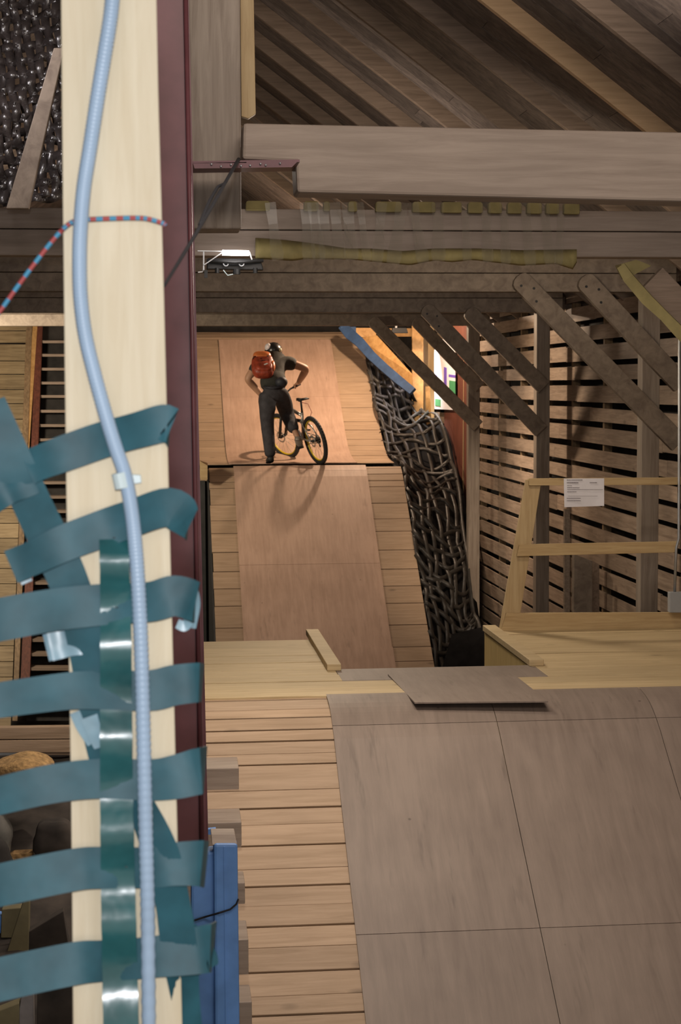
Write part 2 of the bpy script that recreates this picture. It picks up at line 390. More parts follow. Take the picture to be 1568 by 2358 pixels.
# nearest brace with foam along its edge
r = thing('padded_brace', 'brown brace with a yellow foam edge at the upper right', 'brace', px(1600, 800, Y=10.2))
a, b = px(1500, 640, Y=10.262), px(1720, 870, Y=10.262)
MB().bar(a, b, .07, .17, up=(1, 0, 1)).build('brace_board', M['rafter'], r, bevel=.004)
pts = [px(1430, 612, Y=10.18), px(1447, 640, Y=10.16), px(1490, 690, Y=10.16), px(1530, 728, Y=10.16), px(1568, 768, Y=10.16), px(1640, 840, Y=10.16)]
MB().ribbon(pts, [.05, .065, .07, .06, .07, .07], (1, -.6, 1), .02).build('foam_edge', M['foam'], r)
MB().slab([px(1430, 608, Y=10.17), px(1446, 640, Y=10.17), px(1500, 612, Y=10.17), px(1465, 598, Y=10.17)], (0, .14, 0)).build('end_pad', M['foam'], r)
# near hanging post, sawn board beside it
q = [px(433, -30, Y=7.25), px(553, -30, Y=7.25), px(556, 527, Y=7.25), px(440, 527, Y=7.25)]
tag(MB().prism(q, (0, .22, 0)).build('hanging_post', M['post'], bevel=.008), 'grey timber post hanging beside the maroon column at the upper left', 'post')
q = [px(553, -30, Y=7.9), px(584, -30, Y=7.9), px(589, 262, Y=7.9), px(572, 273, Y=7.9), px(556, 268, Y=7.9)]
tag(MB().prism(q, (0, .04, 0)).build('upright_board', M['newpine_z'], bevel=.003), 'bright narrow board hanging right of the grey hanging post', 'board')
# ================================================================== MAROON COLUMN with bracket
CY = 6.75
def cp(x, y): return px(x, y, Y=CY)
r = thing('steel_column', 'maroon painted steel column behind the pale near board', 'column', cp(430, 1950))
t0, t1 = -40, 1950
def lx(x0, x1, y): return x0 + (x1-x0)*(y-0)/1950
MB().prism([cp(300, t0), cp(425, t0), cp(lx(425, 468, t1), t1), cp(345, t1)], (0, .012, 0)).build('web', M['maroon'], r)
MB().prism([cp(424, t0), cp(430, t0), cp(lx(430, 476, t1), t1), cp(lx(424, 468, t1), t1)], (0, .06, 0)).build('flange', M['maroon'], r, bevel=.002)
MB().tube([px(427, t0, Y=CY-.012), px(465, t1, Y=CY-.012)], .009, 8).build('flange_lip', M['maroon'], r, smooth=True)
MB().prism([px(430, t0, Y=CY+.06), px(434, t0, Y=CY+.06), px(480, t1, Y=CY+.06), px(476, t1, Y=CY+.06)], (0, .01, 0)).build('back_flange', M['maroon'], r)
bk = MB(); BY = 6.86
bk.prism([px(444, 371, Y=BY), px(690, 367, Y=BY), px(690, 373, Y=BY), px(444, 377, Y=BY)], (0, .3, 0))
bk.prism([px(444, 375, Y=BY), px(686, 371, Y=BY), px(672, 385, Y=BY), px(448, 388, Y=BY)], (0, .01, 0))
arm = bk.build('bracket_arm', M['maroon'], r)
for bx, by in ((487, 378), (509, 383), (532, 379), (555, 382), (576, 381), (600, 377), (612, 380), (645, 376)):
    c = px(bx, by, Y=BY-.005); MB().ell(c, (.0045, .004, .0045), nu=8, nv=6).build('screw', M['galv'], arm, smooth=True)
# ================================================================== RAMP BUILDING
def frame(a, b):  # outward normal of a profile piece (Y,z)
    d = (b-a).normalized(); n = V((-d.y, d.x))
    return n if n.y > 0 else -n
def planks(prof, joints, xref, X0, X1, th=.03, gap=.011, split=None, seed=1, lift=0.0):
    mb = MB(); rr = random.Random(seed); P = [on_prof(prof, xref, y) for y in joints]
    P = [p for p in P if p is not None]
    for i, (a, b) in enumerate(zip(P, P[1:])):
        cuts = [(a, b, gap)]
        if split and (a-b).length > split:
            mid = a + (b-a)*(.42+rr.random()*.16); cuts = [(a, mid, .0015), (mid, b, gap)]
        for (p, q, g) in cuts:
            n = frame(p, q); d = (q-p).normalized(); off = n*(lift + (rr.random()-.5)*.003)
            p1, q1 = p + off, q - d*g + off
            x0, x1 = X0 + (rr.random()-.5)*.012, X1
            f = lambda x, u, k: V((x, u.x - n.x*th*k, ZC + u.y - n.y*th*k))
            mb.hexa([f(x0, p1, 1), f(x1, p1, 1), f(x1, q1, 1), f(x0, q1, 1), f(x0, p1, 0), f(x1, p1, 0), f(x1, q1, 0), f(x0, q1, 0)])
    return mb
def resample(prof, n):
    pts = [V(p) for p in prof]; out = []
    seg = [(pts[i+1]-pts[i]).length for i in range(len(pts)-1)]; T = sum(seg)
    for k in range(n+1):
        s_ = T*k/n
        for i, l in enumerate(seg):
            if s_ <= l or i == len(seg)-1: out.append(pts[i] + (pts[i+1]-pts[i])*(s_/l)); break
            s_ -= l
    return out
def smooth_prof(prof, it=2):
    pts = [V(p) for p in prof]
    for _ in range(it):
        o = [pts[0]]
        for a, b in zip(pts, pts[1:]): o += [a*.75+b*.25, a*.25+b*.75]
        pts = o + [pts[-1]]
    return [(p.x, p.y) for p in pts]
def sheet(prof, X0, X1, lift=.004, th=.012, n=24, mb=None):
    mb = mb or MB(); R = resample(prof, n); o = len(mb.v); NV = []
    for i, p in enumerate(R):
        nn = frame(R[max(i-1, 0)], R[min(i+1, n)])
        for x in (X0, X1):
            for k in (lift, lift+th): mb.v.append(V((x, p.x+nn.x*k, ZC+p.y+nn.y*k)))
    for i in range(n):
        a, b = o+i*4, o+i*4+4
        for f in ((a+1, a+3, b+3, b+1), (a, b, b+2, a+2), (a, a+1, b+1, b), (a+2, b+2, b+3, a+3)): mb.f.append(f); mb.m.append(0)
    mb.f += [(o, o+2, o+3, o+1), (o+n*4, o+n*4+1, o+n*4+3, o+n*4+2)]; mb.m += [0, 0]
    return mb
def clip(prof, y0, y1):
    out = []; P = prof if prof[0][0] < prof[-1][0] else prof[::-1]
    for a, b in zip(P, P[1:]):
        for t in [0] + [(k-a[0])/(b[0]-a[0]) for k in (y0, y1) if b[0] != a[0] and 0 < (k-a[0])/(b[0]-a[0]) < 1] + [1]:
            q = (a[0]+(b[0]-a[0])*t, a[1]+(b[1]-a[1])*t)
            if y0-1e-6 <= q[0] <= y1+1e-6 and (not out or abs(out[-1][0]-q[0])+abs(out[-1][1]-q[1]) > 1e-6): out.append(q)
    return out
def side(prof, X, th, base=-4.95):  # upright boarding from the profile to the floor
    P = [V((X, p[0], ZC+p[1]-.034)) for p in prof]
    return MB().prism(P + [V((X, prof[-1][0], ZC+base)), V((X, prof[0][0], ZC+base))], (th, 0, 0))
# ---------- near ramp and deck
DK = -1.90
FG = smooth_prof([(13.06, DK), (10.62, DK), (10.3, -1.935), (10.08, -2.045), (9.9, -2.19), (8.6, -3.14), (6.3, -4.82)], 2)
ramp = thing('jump_ramp', 'wide plywood and plank take-off ramp with a deck, filling the foreground', 'ramp', (1.6, 8.5, 0))
planks(FG, [1604, 1612, 1634, 1654, 1682, 1708, 1762, 1862, 1948, 2042, 2135, 2240, 2340, 2440, 2560], 650, -.35, 1.30, split=.17, seed=2).build('side_planking', M['plank'], ramp, bevel=.003)
mb = MB(); slope = clip(FG, 6.35, 10.52)
for xa, xb in ((1.0, 1.985), (1.989, 2.96), (2.964, 3.9)):
    for ya, yb in ((6.35, 8.92), (8.923, 10.12), (10.123, 10.52)):
        sheet(clip(FG, ya, yb), xa + (.0 if xa > 1.1 else 0), xb, lift=.002, th=.011, n=14, mb=mb)
mb.build('plywood_facing', M['ply'], ramp)
planks([(10.0, DK), (11.6, DK)], [1571, 1604], 650, -.6, 4.25, seed=4, split=.2).build('deck_planking', M['deck'], ramp, bevel=.003)
mb = MB()
def deckrows(mb, Y0, Y1, X0, X1, n, seed):
    rr = random.Random(seed); y = Y0
    for i in range(n):
        w = (Y1-Y0)/n
        dz = (rr.random()-.5)*.004
        mb.box((X0, y, ZC+DK-.035+dz), (X1+(rr.random()-.5)*.01, y+w-.014, ZC+DK+dz)); y += w
P = [on_prof([(10.4, DK), (14, DK)], 600, y).x for y in (1571, 1543, 1511, 1474)]
for i, (a, b) in enumerate(zip(P, P[1:])): deckrows(mb, a, b, -.6, 1.15, 2, i)
mb.build('deck_planking', M['deck'], ramp, bevel=.003)
mb = MB(); deckrows(mb, P[0], 13.2, 2.5, 4.25, 7, 9); mb.build('deck_planking', M['deck'], ramp, bevel=.003)
mb = MB(); mb.box((1.15, P[0], ZC+DK-.035), (2.5, 11.46, ZC+DK-.001)); mb.build('deck_lip_board', M['ply'], ramp, bevel=.004)
MB().box((1.09, 11.38, ZC+DK), (1.185, 13.06, ZC+DK+.045)).build('edge_board', M['deck'], ramp, bevel=.004)
MB().box((2.46, 11.40, ZC+DK), (2.56, 13.1, ZC+DK+.045)).build('edge_board', M['deck'], ramp, bevel=.004)
MB().box((2.475, 11.40, ZC-2.9), (2.50, 13.1, ZC+DK-.0)).build('side_panel', M['newply'], ramp)
pl = [px(893, 1556, Z=DK), px(1190, 1562, Z=DK), px(1262, 1612, Z=DK), px(955, 1615, Z=DK)]
pl[2] -= V((0, 0, .017)); pl[3] -= V((0, 0, .017))
MB().prism([p+V((0, 0, .002)) for p in pl], (0, 0, .009)).build('gap_plate', M['ply'], ramp)
# step blocks up the left side
for i, (yf, yt, yb_, xr) in enumerate(((1819, 1769, 1738, 550), (1948, 1894, 1859, 556), (2082, 2034, 1998, 564), (2244, 2165, 2120, 572), (2375, 2309, 2265, 580))):
    p = on_prof(FG, 520, yf); zt = None
    top = px(520, yt, Y=p.x).z
    d = ray(520, yb_); yback = p.x + .24; ztb = CAM.z + d.z/d.y*yback
    xr_ = px(xr, yt, Y=p.x).x; xl = -.12
    zb = ZC + p.y - .05
    mb = MB(); mb.hexa([(xl, p.x, zb), (xr_, p.x, zb), (xr_, yback, zb+.1), (xl, yback, zb+.1), (xl, p.x, top), (xr_, p.x, top), (xr_, yback, max(ztb, top+.005)), (xl, yback, max(ztb, top+.005))])
    st = mb.build('step_block', M['beam'], ramp, bevel=.005)
side(clip(FG, 6.35, 13.0), -.38, .02).build('side_boarding', M['dark'], ramp)
# ---------- far landing and rider's ramp
UP_ = [(23.5, -1.105), (24.3, -1.10), (24.75, -1.05), (25.2, -.94), (25.7, -.68), (27.65, .66), (27.95, .80), (28.4, .875), (29.8, .88)]
UPs = smooth_prof(UP_, 2)
LO = [(18.3, -4.0), (19.4, -3.93), (20.2, -3.70), (20.75, -3.36), (23.2, -1.37), (23.42, -1.185), (23.60, -1.113)]
LOs = smooth_prof(LO, 2)
land = thing('landing_ramp', 'steep landing ramp of pinkish plywood between plank strips, below the rider', 'ramp', (2, 21.5, 0))
loj = [1545, 1539, 1523, 1490, 1439, 1389, 1349, 1310, 1266, 1223, 1194, 1158, 1120, 1106, 1091, 1078, 1073.2]
loj = [1640, 1590] + loj
planks(LOs, loj, 880, .66, 1.06, seed=5, th=.03).build('side_planking', M['plank'], land, bevel=.003)
planks(LOs, loj, 880, 2.72, 3.285, seed=6, th=.03).build('side_planking', M['plank'], land, bevel=.003)
mb = MB()
for ya, yb in ((20.75, 22.05), (22.053, 23.45), (23.453, 23.6)): sheet(clip(LOs, ya, yb), .995, 2.80, lift=.002, th=.012, n=14, mb=mb)
mb.build('plywood_facing', M['ply_far'], land)
sheet(clip(LOs, 18.4, 20.9), .995, 2.81, lift=.006, th=.014, n=12).build('bottom_plate', M['ply_far'], land)
side(clip(LOs, 18.5, 23.6), .635, .02).build('side_boarding', M['darkcloth'], land)
side(clip(LOs, 18.5, 23.6), 3.27, .015).build('side_boarding', M['dark'], land)
roll = thing('roll_in_ramp', 'upper curved ramp of plywood and planks that the rider stands on', 'ramp', (2, 26, 0))
upj = [1072.2, 1066, 1061, 1055, 1049, 1037, 1026, 1011, 989.5, 970, 938, 906.6, 879, 854, 826, 798, 778, 770.5, 767.5, 765.5, 764.6]
planks(UPs, upj, 830, -.75, 1.0, seed=7, th=.012, gap=.009).build('side_planking', M['plank'], roll, bevel=.003)
planks(UPs, upj, 830, 2.66, 3.275, seed=8, th=.012, gap=.009).build('side_planking', M['plank'], roll, bevel=.003)
planks(UPs, [1072.2, 1066, 1063], 830, .99, 2.67, seed=9, th=.010).build('edge_planking', M['plank'], roll, bevel=.003)
planks(UPs, upj[15:], 830, .99, 2.67, seed=10).build('top_planking', M['plank'], roll, bevel=.003)
pc = clip(UPs, 24.05, 27.75); mb = MB()
sheet(clip(pc, 24.05, 26.4), .955, 2.74, lift=.003, th=.012, n=16, mb=mb); sheet(clip(pc, 26.402, 27.75), .955, 2.74, lift=.003, th=.012, n=10, mb=mb)
mb.build('plywood_facing', M['ply_far'], roll)
MB().box((-.75, 23.632, ZC-1.30), (3.27, 23.65, ZC-1.14)).build('front_fascia', M['plank'], roll)
side(clip(UPs, 23.65, 29.8), 3.26, .015).build('side_boarding', M['dark'], roll)
MB().hexa([px(463, 1105, Y=23.1), px(478, 1105, Y=23.1), px(478, 1098, Y=23.55), px(460, 1098, Y=23.55), px(461, 1062, Y=23.1), px(478, 1072, Y=23.1), px(478, 1066, Y=23.55), px(460, 1060, Y=23.55)]).build('corner_cheek', M['newpine'], roll, bevel=.003)
MB().box((.28, 23.3, 0), (.6, 23.34, ZC-1.28)).build('left_boarding', M['darkcloth'], roll)
# ================================================================== FOAM PADDING ON THE SECOND BEAM
def interp(tab, x):
    for (a, b) in zip(tab, tab[1:]):
        if a[0] <= x <= b[0]: return a[1]+(b[1]-a[1])*(x-a[0])/(b[0]-a[0])
    return tab[0][1] if x < tab[0][0] else tab[-1][1]
YP = 10.255
pad = thing('foam_padding', 'yellow foam and clear tape wrapped round the beam above the gap', 'padding', px(960, 610, Y=YP))
top_e = [(575, 547), (650, 552), (720, 560), (800, 572), (850, 572), (930, 578), (1000, 572), (1100, 572), (1200, 576), (1330, 574)]
bot_e = [(575, 600), (610, 597), (675, 601), (700, 597), (810, 598), (860, 603), (945, 611), (1000, 600), (1040, 604), (1090, 599), (1200, 612), (1280, 608), (1320, 621), (1330, 600)]
mb = MB(); xs = [588+i*9.25 for i in range(81)]; o = 0; rr = random.Random(5)
for i, x in enumerate(xs):
    t, b = interp(top_e, x), interp(bot_e, x)
    bul = .012*math.sin(x*.06)+.006*math.sin(x*.17)
    for k, (yy, dy) in enumerate(((t, .035), (t*.6+b*.4, -.012-bul), (t*.15+b*.85, -.015-bul), (b, .02))): mb.v.append(px(x, yy, Y=YP+dy))
    if i:
        a = (i-1)*4; c = i*4
        for k in range(3): mb.f.append((a+k, a+k+1, c+k+1, c+k)); mb.m.append(0)
f = mb.build('foam_strip', M['foam'], pad, smooth=True); md = f.modifiers.new('thick', 'SOLIDIFY'); md.thickness = .03
edges = [566, 622, 700, 734, 745, 760, 802, 823, 865, 925, 950, 1003, 1017, 1064, 1078, 1112, 1125, 1156, 1169, 1202, 1214, 1248, 1258, 1288, 1299, 1335]
for a, b in zip(edges[0::2], edges[1::2]):
    P = []
    for x in (a, a+4, (a+b)/2, b-4, b):
        e = 7 if x in (a, b) else 0
        sy = 462 + (x-566)*.006
        P.append((x, sy+e*.6, 484+(x-566)*.012-e*.2))
    top = [px(x, y0, Y=YP+.03) for x, y0, y1 in P]; bot = [px(x, y1, Y=YP-.005) for x, y0, y1 in P]
    MB().prism(top + bot[::-1], (0, .05, 0)).build('foam_pad', M['foam'], pad, bevel=.004)
mb = MB(); tape = [(622, 640), (703, 712), (720, 735), (742, 752), (770, 782), (800, 810), (828, 846), (880, 868), (926, 905), (950, 975), (1008, 1010), (1070, 1076), (1118, 1124), (1160, 1165), (1208, 1222), (1252, 1268), (1292, 1286)]
for a, b in tape:
    w = .045+rr.random()*.03; pts = []
    for t in range(9):
        k = t/8; x = a+(b-a)*k; y = 466+(interp(bot_e, b)-466)*k
        pts.append(px(x, y, Y=YP-.022-.012*math.sin(k*math.pi)-(.02 if k > .75 else 0)))
    mb.ribbon(pts, [w, w, w*.9, w*.85, w*.9, w, w*1.1, w*1.2, w], (1, 0, 0), .001)
for pth in (((775, 482), (790, 520), (800, 548), (811, 572)), ((778, 484), (797, 520), (812, 570)), ((866, 492), (876, 520), (888, 562)), ((946, 496), (955, 530), (962, 568))):
    mb.tube([px(x, y, Y=YP-.04) for x, y in pth], .004, 6)
mb.build('clear_tape', M['tape'], pad)
# ================================================================== TUBE LAMP and black gear
lf = thing('tube_light', 'lit fluorescent tube on a thin wire bracket left of the foam', 'lamp', px(520, 625, Y=10.12))
a, b = px(512, 582, Y=10.1), px(573, 583, Y=10.1)
MB().tube([a, b], .016, 12).build('tube', M['tube'], lf, smooth=True)
mb = MB().bar(px(455, 578, Y=10.13), px(574, 580, Y=10.13), .02, .006)
mb.bar(px(469, 578, Y=10.13), px(469, 622, Y=10.13), .008, .008, up=(0, 1, 0)); mb.bar(px(470, 610, Y=10.12), px(514, 580, Y=10.12), .006, .012, up=(0, 1, 0)); mb.bar(px(574, 580, Y=10.12), px(580, 598, Y=10.12), .008, .01, up=(0, 1, 0))
mb.tube([px(468, 620, Y=10.13), px(466, 626, Y=10.13), px(456, 627, Y=10.13)], .004, 6)
mb.build('wire_bracket', M['galv'], lf)
g = thing('lamp_gear', 'black elongated lamp gear with knobs under the lit tube', 'equipment', px(540, 632, Y=10.5))
MB().slab([px(478, 594, Y=10.22), px(600, 596, Y=10.22), px(607, 622, Y=10.22), px(476, 620, Y=10.22)], (0, .08, 0)).build('housing', M['black'], g, bevel=.006)
MB().tube([px(476, 600, Y=10.2), px(540, 604, Y=10.18), px(606, 600, Y=10.2)], .010, 8).build('rail', M['black'], g)
for x, y in ((500, 625), (545, 628), (588, 625)):
    MB().disc(px(x, y-8, Y=10.2), px(x, y+4, Y=10.2), .022 if x == 545 else .013, 10).build('knob', M['black'], g)
for x in (520, 556): MB().torus(px(x, 607, Y=10.19), .014, .004, n=14, k=6).build('ring', M['greybox'], g)
MB().tube([px(514, 622, Y=10.2), px(524, 634, Y=10.2), px(540, 631, Y=10.2)], .003, 6).build('cable', M['clip'], g)
MB().bar(px(474, 622, Y=10.21), px(474, 640, Y=10.21), .02, .02, up=(0, 1, 0)).build('strap_end', M['black'], g)
# ================================================================== FENCE ON THE RIGHT DECK
FY = 13.1
fe = thing('fence', 'pale pine fence at the far edge of the right deck', 'fence', px(1300, 1470, Y=FY))
MB().slab([px(1148, 1468, Y=FY), px(1190, 1466, Y=FY), px(1246, 1112, Y=FY), px(1212, 1104, Y=FY)], (0, .045, 0)).build('leaning_post', M['newpine_z'], fe, bevel=.003)
MB().slab([px(1218, 1118, Y=FY-.02), px(1640, 1116, Y=FY-.02), px(1640, 1099, Y=FY-.02), px(1218, 1102, Y=FY-.02)], (0, .03, 0)).build('top_rail', M['newpine'], fe, bevel=.002)
MB().slab([px(1190, 1281, Y=FY-.025), px(1556, 1272, Y=FY-.025), px(1566, 1247, Y=FY-.025), px(1196, 1254, Y=FY-.025)], (0, .03, 0)).build('mid_rail', M['newpine'], fe, bevel=.002)
MB().slab([px(1152, 1466, Y=FY-.03), px(1660, 1466, Y=FY-.03), px(1660, 1410, Y=FY-.03), px(1166, 1412, Y=FY-.03)], (0, .03, 0)).build('toe_board', M['newpine'], fe, bevel=.003)
MB().slab([px(1165, 1470, Y=FY+.02), px(1600, 1474, Y=FY+.02), px(1600, 1462, Y=FY+.02), px(1165, 1464, Y=FY+.02)], (0, .05, 0)).build('steel_strip', M['galv'], fe)
# printed notice
pn = thing('paper_notice', 'white printed sheet taped to the fence top rail', 'notice', px(1345, 1167, Y=FY-.04))
mb = MB(); n = 8
for i in range(n+1):
    for j in range(n+1):
        u, v = i/n, j/n
        x = 1298+93*u + 1.5*v*(1-u); y = 1102+(66-2.5*u)*v - u*0.6
        mb.v.append(px(x, y, Y=FY-.022-.006*math.sin(u*5+v*2)*v))
for i in range(n):
    for j in range(n): mb.f.append((i*(n+1)+j, (i+1)*(n+1)+j, (i+1)*(n+1)+j+1, i*(n+1)+j+1)); mb.m.append(0)
pap = mb.build('sheet', M['paper'], pn, smooth=True)
mb = MB(); rr = random.Random(2)
def line(x0, x1, y, h, words=True):
    x = x0
    while x < x1-.5:
        w = min(x1-x, (1.3+rr.random()*2.6) if words else x1-x0)
        q = [px(x, y+h/2, Y=FY-.033), px(x+w, y+h/2, Y=FY-.033), px(x+w, y-h/2, Y=FY-.033), px(x, y-h/2, Y=FY-.033)]
        mb.add(q, [(0, 1, 2, 3)]); x += w+.5
line(1305, 1341, 1105.3, 1.5); line(1305, 1332, 1111.7, 2.0); line(1358, 1375, 1111.5, 1.6)
line(1306, 1317, 1118.5, 1.2); line(1306, 1334, 1123, 1.2); line(1306, 1388, 1127.5, .9); line(1306, 1327, 1132.5, 1.2)
line(1307, 1376, 1142.5, .5, False); line(1305, 1337, 1147.5, 1.2); line(1305, 1337, 1153, 1.2)
mb.build('printed_lines', M['ink'], pap)
# conduit and junction box at the right edge
cd = thing('wall_conduit', 'grey conduit running down to a junction box at the right edge', 'conduit', px(1562, 1412, Y=13.0))
MB().tube([px(1572, 700, Y=13.2), px(1565, 760, Y=13.05), px(1563, 1240, Y=13.02), px(1557, 1262, Y=13.02), px(1553, 1372, Y=13.02)], .011, 10).build('pipe', M['galv'], cd, smooth=True)
MB().slab([px(1542, 1411, Y=12.98), px(1580, 1411, Y=12.98), px(1580, 1364, Y=12.98), px(1542, 1364, Y=12.98)], (0, .06, 0)).build('junction_box', M['greybox'], cd, bevel=.005)
tag(MB().bar(px(1305, 1172, Y=17.0), px(1303, 2055, Y=17.0), .055, .055, up=(0, 1, 0)).build('wall_pipe', M['beam_y']), 'thin upright grey batten behind the paper notice', 'batten')
tag(MB().slab([px(1318, 2115, Y=16.2), px(1366, 2115, Y=16.2), px(1364, 1292, Y=16.2), px(1322, 1276, Y=16.2)], (0, .09, 0)).build('timber_offcut', M['brace'], bevel=.004), 'broad brown timber standing behind the fence toe board', 'timber')
tag(MB().slab([px(1366, 2085, Y=16.6), px(1382, 2085, Y=16.6), px(1380, 1300, Y=16.6), px(1362, 1290, Y=16.6)], (0, .09, 0)).build('timber_offcut', M['slat'], bevel=.004), 'narrow paler timber right beside the broad brown one', 'timber')
# ================================================================== BLUE WRAPPED BOARDS LEFT OF THE RAMP
BYY = 7.3
bw = thing('wrapped_post', 'blue tarpaulin wrapped post pad at the lower left of the ramp', 'pad', px(500, 2700, Y=BYY))
MB().slab([px(497, 2700, Y=BYY), px(556, 2700, Y=BYY), px(547, 1944, Y=BYY), px(492, 1944, Y=BYY)], (0, .12, 0)).build('tarp_wrap', M['bluetarp'], bw, bevel=.012)
MB().slab([px(438, 2700, Y=BYY+.05), px(500, 2700, Y=BYY+.05), px(496, 1960, Y=BYY+.05), px(440, 1966, Y=BYY+.05)], (0, .1, 0)).build('tarp_wrap', M['bluetarp'], bw, bevel=.012)
MB().slab([px(523, 2700, Y=BYY-.004), px(527, 2700, Y=BYY-.004), px(518, 1950, Y=BYY-.004), px(515, 1950, Y=BYY-.004)], (0, .006, 0)).build('tarp_fold', M['bluetarp'], bw)
MB().slab([px(488, 1946, Y=BYY+.01), px(546, 1946, Y=BYY+.01), px(541, 1921, Y=BYY+.06), px(486, 1921, Y=BYY+.06)], (0, .1, 0)).build('timber_end', M['beam'], bw, bevel=.003)
pts = [(440, 2122), (470, 2112), (505, 2102), (530, 2094), (544, 2082), (549, 2070)]
tag(MB().tube([px(x, y, Y=BYY-.01+(.05 if x < 490 else 0)) for x, y in pts], .0045, 6).build('tie_string', M['rope_black']), 'dark string tied round the blue wrapped post', 'string')
tag(MB().slab([px(478, 1922, Y=8.3), px(497, 1922, Y=8.3), px(497, 1908, Y=8.3), px(478, 1910, Y=8.3)], (0, .03, 0)).build('tarp_scrap', M['bluetarp']), 'small blue tarp scrap peeking out beside the maroon column foot', 'tarp')
# ================================================================== FAR RIGHT: net, blue edge, lit corner
def lerp(a, b, t): return a+(b-a)*t
inner = [px(838, 806, Y=27.3), px(846, 850, Y=26.7), px(858, 920, Y=26.1), px(872, 980, Y=25.5), px(895, 1050, Y=24.5), px(925, 1080, Y=23.7), px(938, 1165, Y=23.0), px(952, 1260, Y=22.3), px(968, 1350, Y=21.8), px(985, 1450, Y=21.2), px(1003, 1560, Y=20.6)]
outer = [px(905, 800, Y=27.6), px(930, 860, Y=26.8), px(965, 940, Y=27.15), px(1012, 975, Y=25.6), px(1036, 1060, Y=24.8), px(1052, 1130, Y=24.0), px(1062, 1220, Y=23.2), px(1072, 1300, Y=22.6), px(1085, 1400, Y=22.0), px(1105, 1470, Y=21.5), px(1125, 1560, Y=20.8)]
def curve(P, t):
    k = t*(len(P)-1); i = min(int(k), len(P)-2); f = k-i
    p0, p1, p2, p3 = P[max(i-1, 0)], P[i], P[i+1], P[min(i+2, len(P)-1)]
    return .5*((2*p1)+(p2-p0)*f+(2*p0-5*p1+4*p2-p3)*f*f+(3*p1-p0-p2*1-2*p1+p3 if False else -p0+3*p1-3*p2+p3)*f*f*f)
def netS(u, v):
    p = lerp(curve(inner, u), curve(outer, u), v)
    bulge = math.sin(math.pi*v)
    p = p + V((0, -.22*bulge*math.sin(u*9+1.5) - .1, -.12*bulge + .05*math.sin(u*31+v*6)))
    return p
nt = thing('safety_net', 'black woven strap net bunched beside the landing ramp', 'net', netS(1, .5))
rr = random.Random(21)
NU, NVv = 34, 6
for i in range(NU):      # straps across
    u = (i+.5)/NU; pts = []
    a = rr.random()*6
    for j in range(15):
        v = j/14; p = netS(min(1, max(0, u+.009*math.sin(v*7+a)+(rr.random()-.5)*.004)), v)
        p = p + V((.0, -.03*math.sin(v*NVv*math.pi+(i % 2)*math.pi), .012*math.sin(v*11+a))); pts.append(p)
    o = MB().ribbon(pts, .06, (0, .35, 1), .003).build('cross_strap', M['netblack'], nt, smooth=True)
for j in range(NVv):     # straps lengthwise
    v = (j+.3)/NVv; pts = []; a = rr.random()*6
    for i in range(90):
        u = i/89; p = netS(u, min(1, v+.02*math.sin(u*15+a)))
        p = p + V((.02*math.sin(u*40+a), .035*math.sin(u*NU*math.pi+(j % 2)*math.pi), 0)); pts.append(p)
    MB().ribbon(pts, .05, (1, .3, .1), .003).build('long_strap', M['netblack'], nt, smooth=True)
# net edge strap, catching the light
pts = [netS(i/59, 1)+V((0, -.04, .02*math.sin(i*1.3))) for i in range(60)]
MB().ribbon(pts, .055, (1, -.6, .3), .003).build('edge_strap', M['netblack'], nt, smooth=True)
# black sheet added behind the net, painting in the unlit pit
mb = MB(); n = 24
for i in range(n+1):
    u = i/n
    for v in (-.02, .35, .7, 1.0): mb.v.append(netS(u, v)+V((.04+.1*v, .28, -.12)))
for i in range(n):
    for j in range(3): mb.f.append((i*4+j, i*4+j+1, i*4+5+j, i*4+4+j)); mb.m.append(0)
o = mb.build('backing_shade', M['pitshade'], smooth=True); md = o.modifiers.new('thick', 'SOLIDIFY'); md.thickness = .01
tag(o, 'black sheet standing in for the unlit pit behind the bunched black net', 'tarp')
tag(MB().hexa([px(1000, 1600, Y=20.4), px(1150, 1600, Y=20.4), px(1150, 1600, Y=20.5), px(1000, 1600, Y=20.5), px(1040, 1460, Y=20.9), px(1128, 1440, Y=20.9), px(1128, 1440, Y=21.0), px(1040, 1460, Y=21.0)]).build('pit_shade_sheet', M['pitshade']), 'black sheet added as shade in the dark gap below the net', 'tarp')  # dark sheet that paints shade into the pit below the net
# blue wrapped sloping edge and the orange plank behind it
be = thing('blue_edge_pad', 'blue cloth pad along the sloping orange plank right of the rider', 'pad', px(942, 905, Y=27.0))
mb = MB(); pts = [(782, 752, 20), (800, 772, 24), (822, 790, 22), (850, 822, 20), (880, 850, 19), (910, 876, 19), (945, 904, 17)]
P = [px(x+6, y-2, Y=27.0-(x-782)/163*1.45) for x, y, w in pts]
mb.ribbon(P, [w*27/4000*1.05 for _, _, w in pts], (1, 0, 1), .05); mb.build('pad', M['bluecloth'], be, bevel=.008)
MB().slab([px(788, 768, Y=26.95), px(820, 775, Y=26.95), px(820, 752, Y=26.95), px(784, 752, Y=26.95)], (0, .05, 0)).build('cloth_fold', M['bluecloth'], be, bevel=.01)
tag(MB().slab([px(824, 778, Y=26.95), px(950, 893, Y=25.75), px(950, 862, Y=25.75), px(868, 772, Y=26.7)], (0, .06, 0)).build('sloping_plank', M['orangewood'], bevel=.004), 'orange lit plank sloping along the blue pad', 'plank')
tag(MB().slab([px(818, 776, Y=27.25), px(866, 776, Y=27.25), px(866, 755, Y=27.25), px(818, 755, Y=27.25)], (0, .05, 0)).build('short_board', M['orangewood']), 'short orange board above the sloping plank under the lowest beam', 'board')
tag(MB().slab([px(949, 1000, Y=27.0), px(975, 1000, Y=27.0), px(975, 745, Y=27.0), px(949, 745, Y=27.0)], (0, .06, 0)).build('lit_upright', M['orangewood'], bevel=.003), 'orange lit upright left of the bright panel', 'upright')
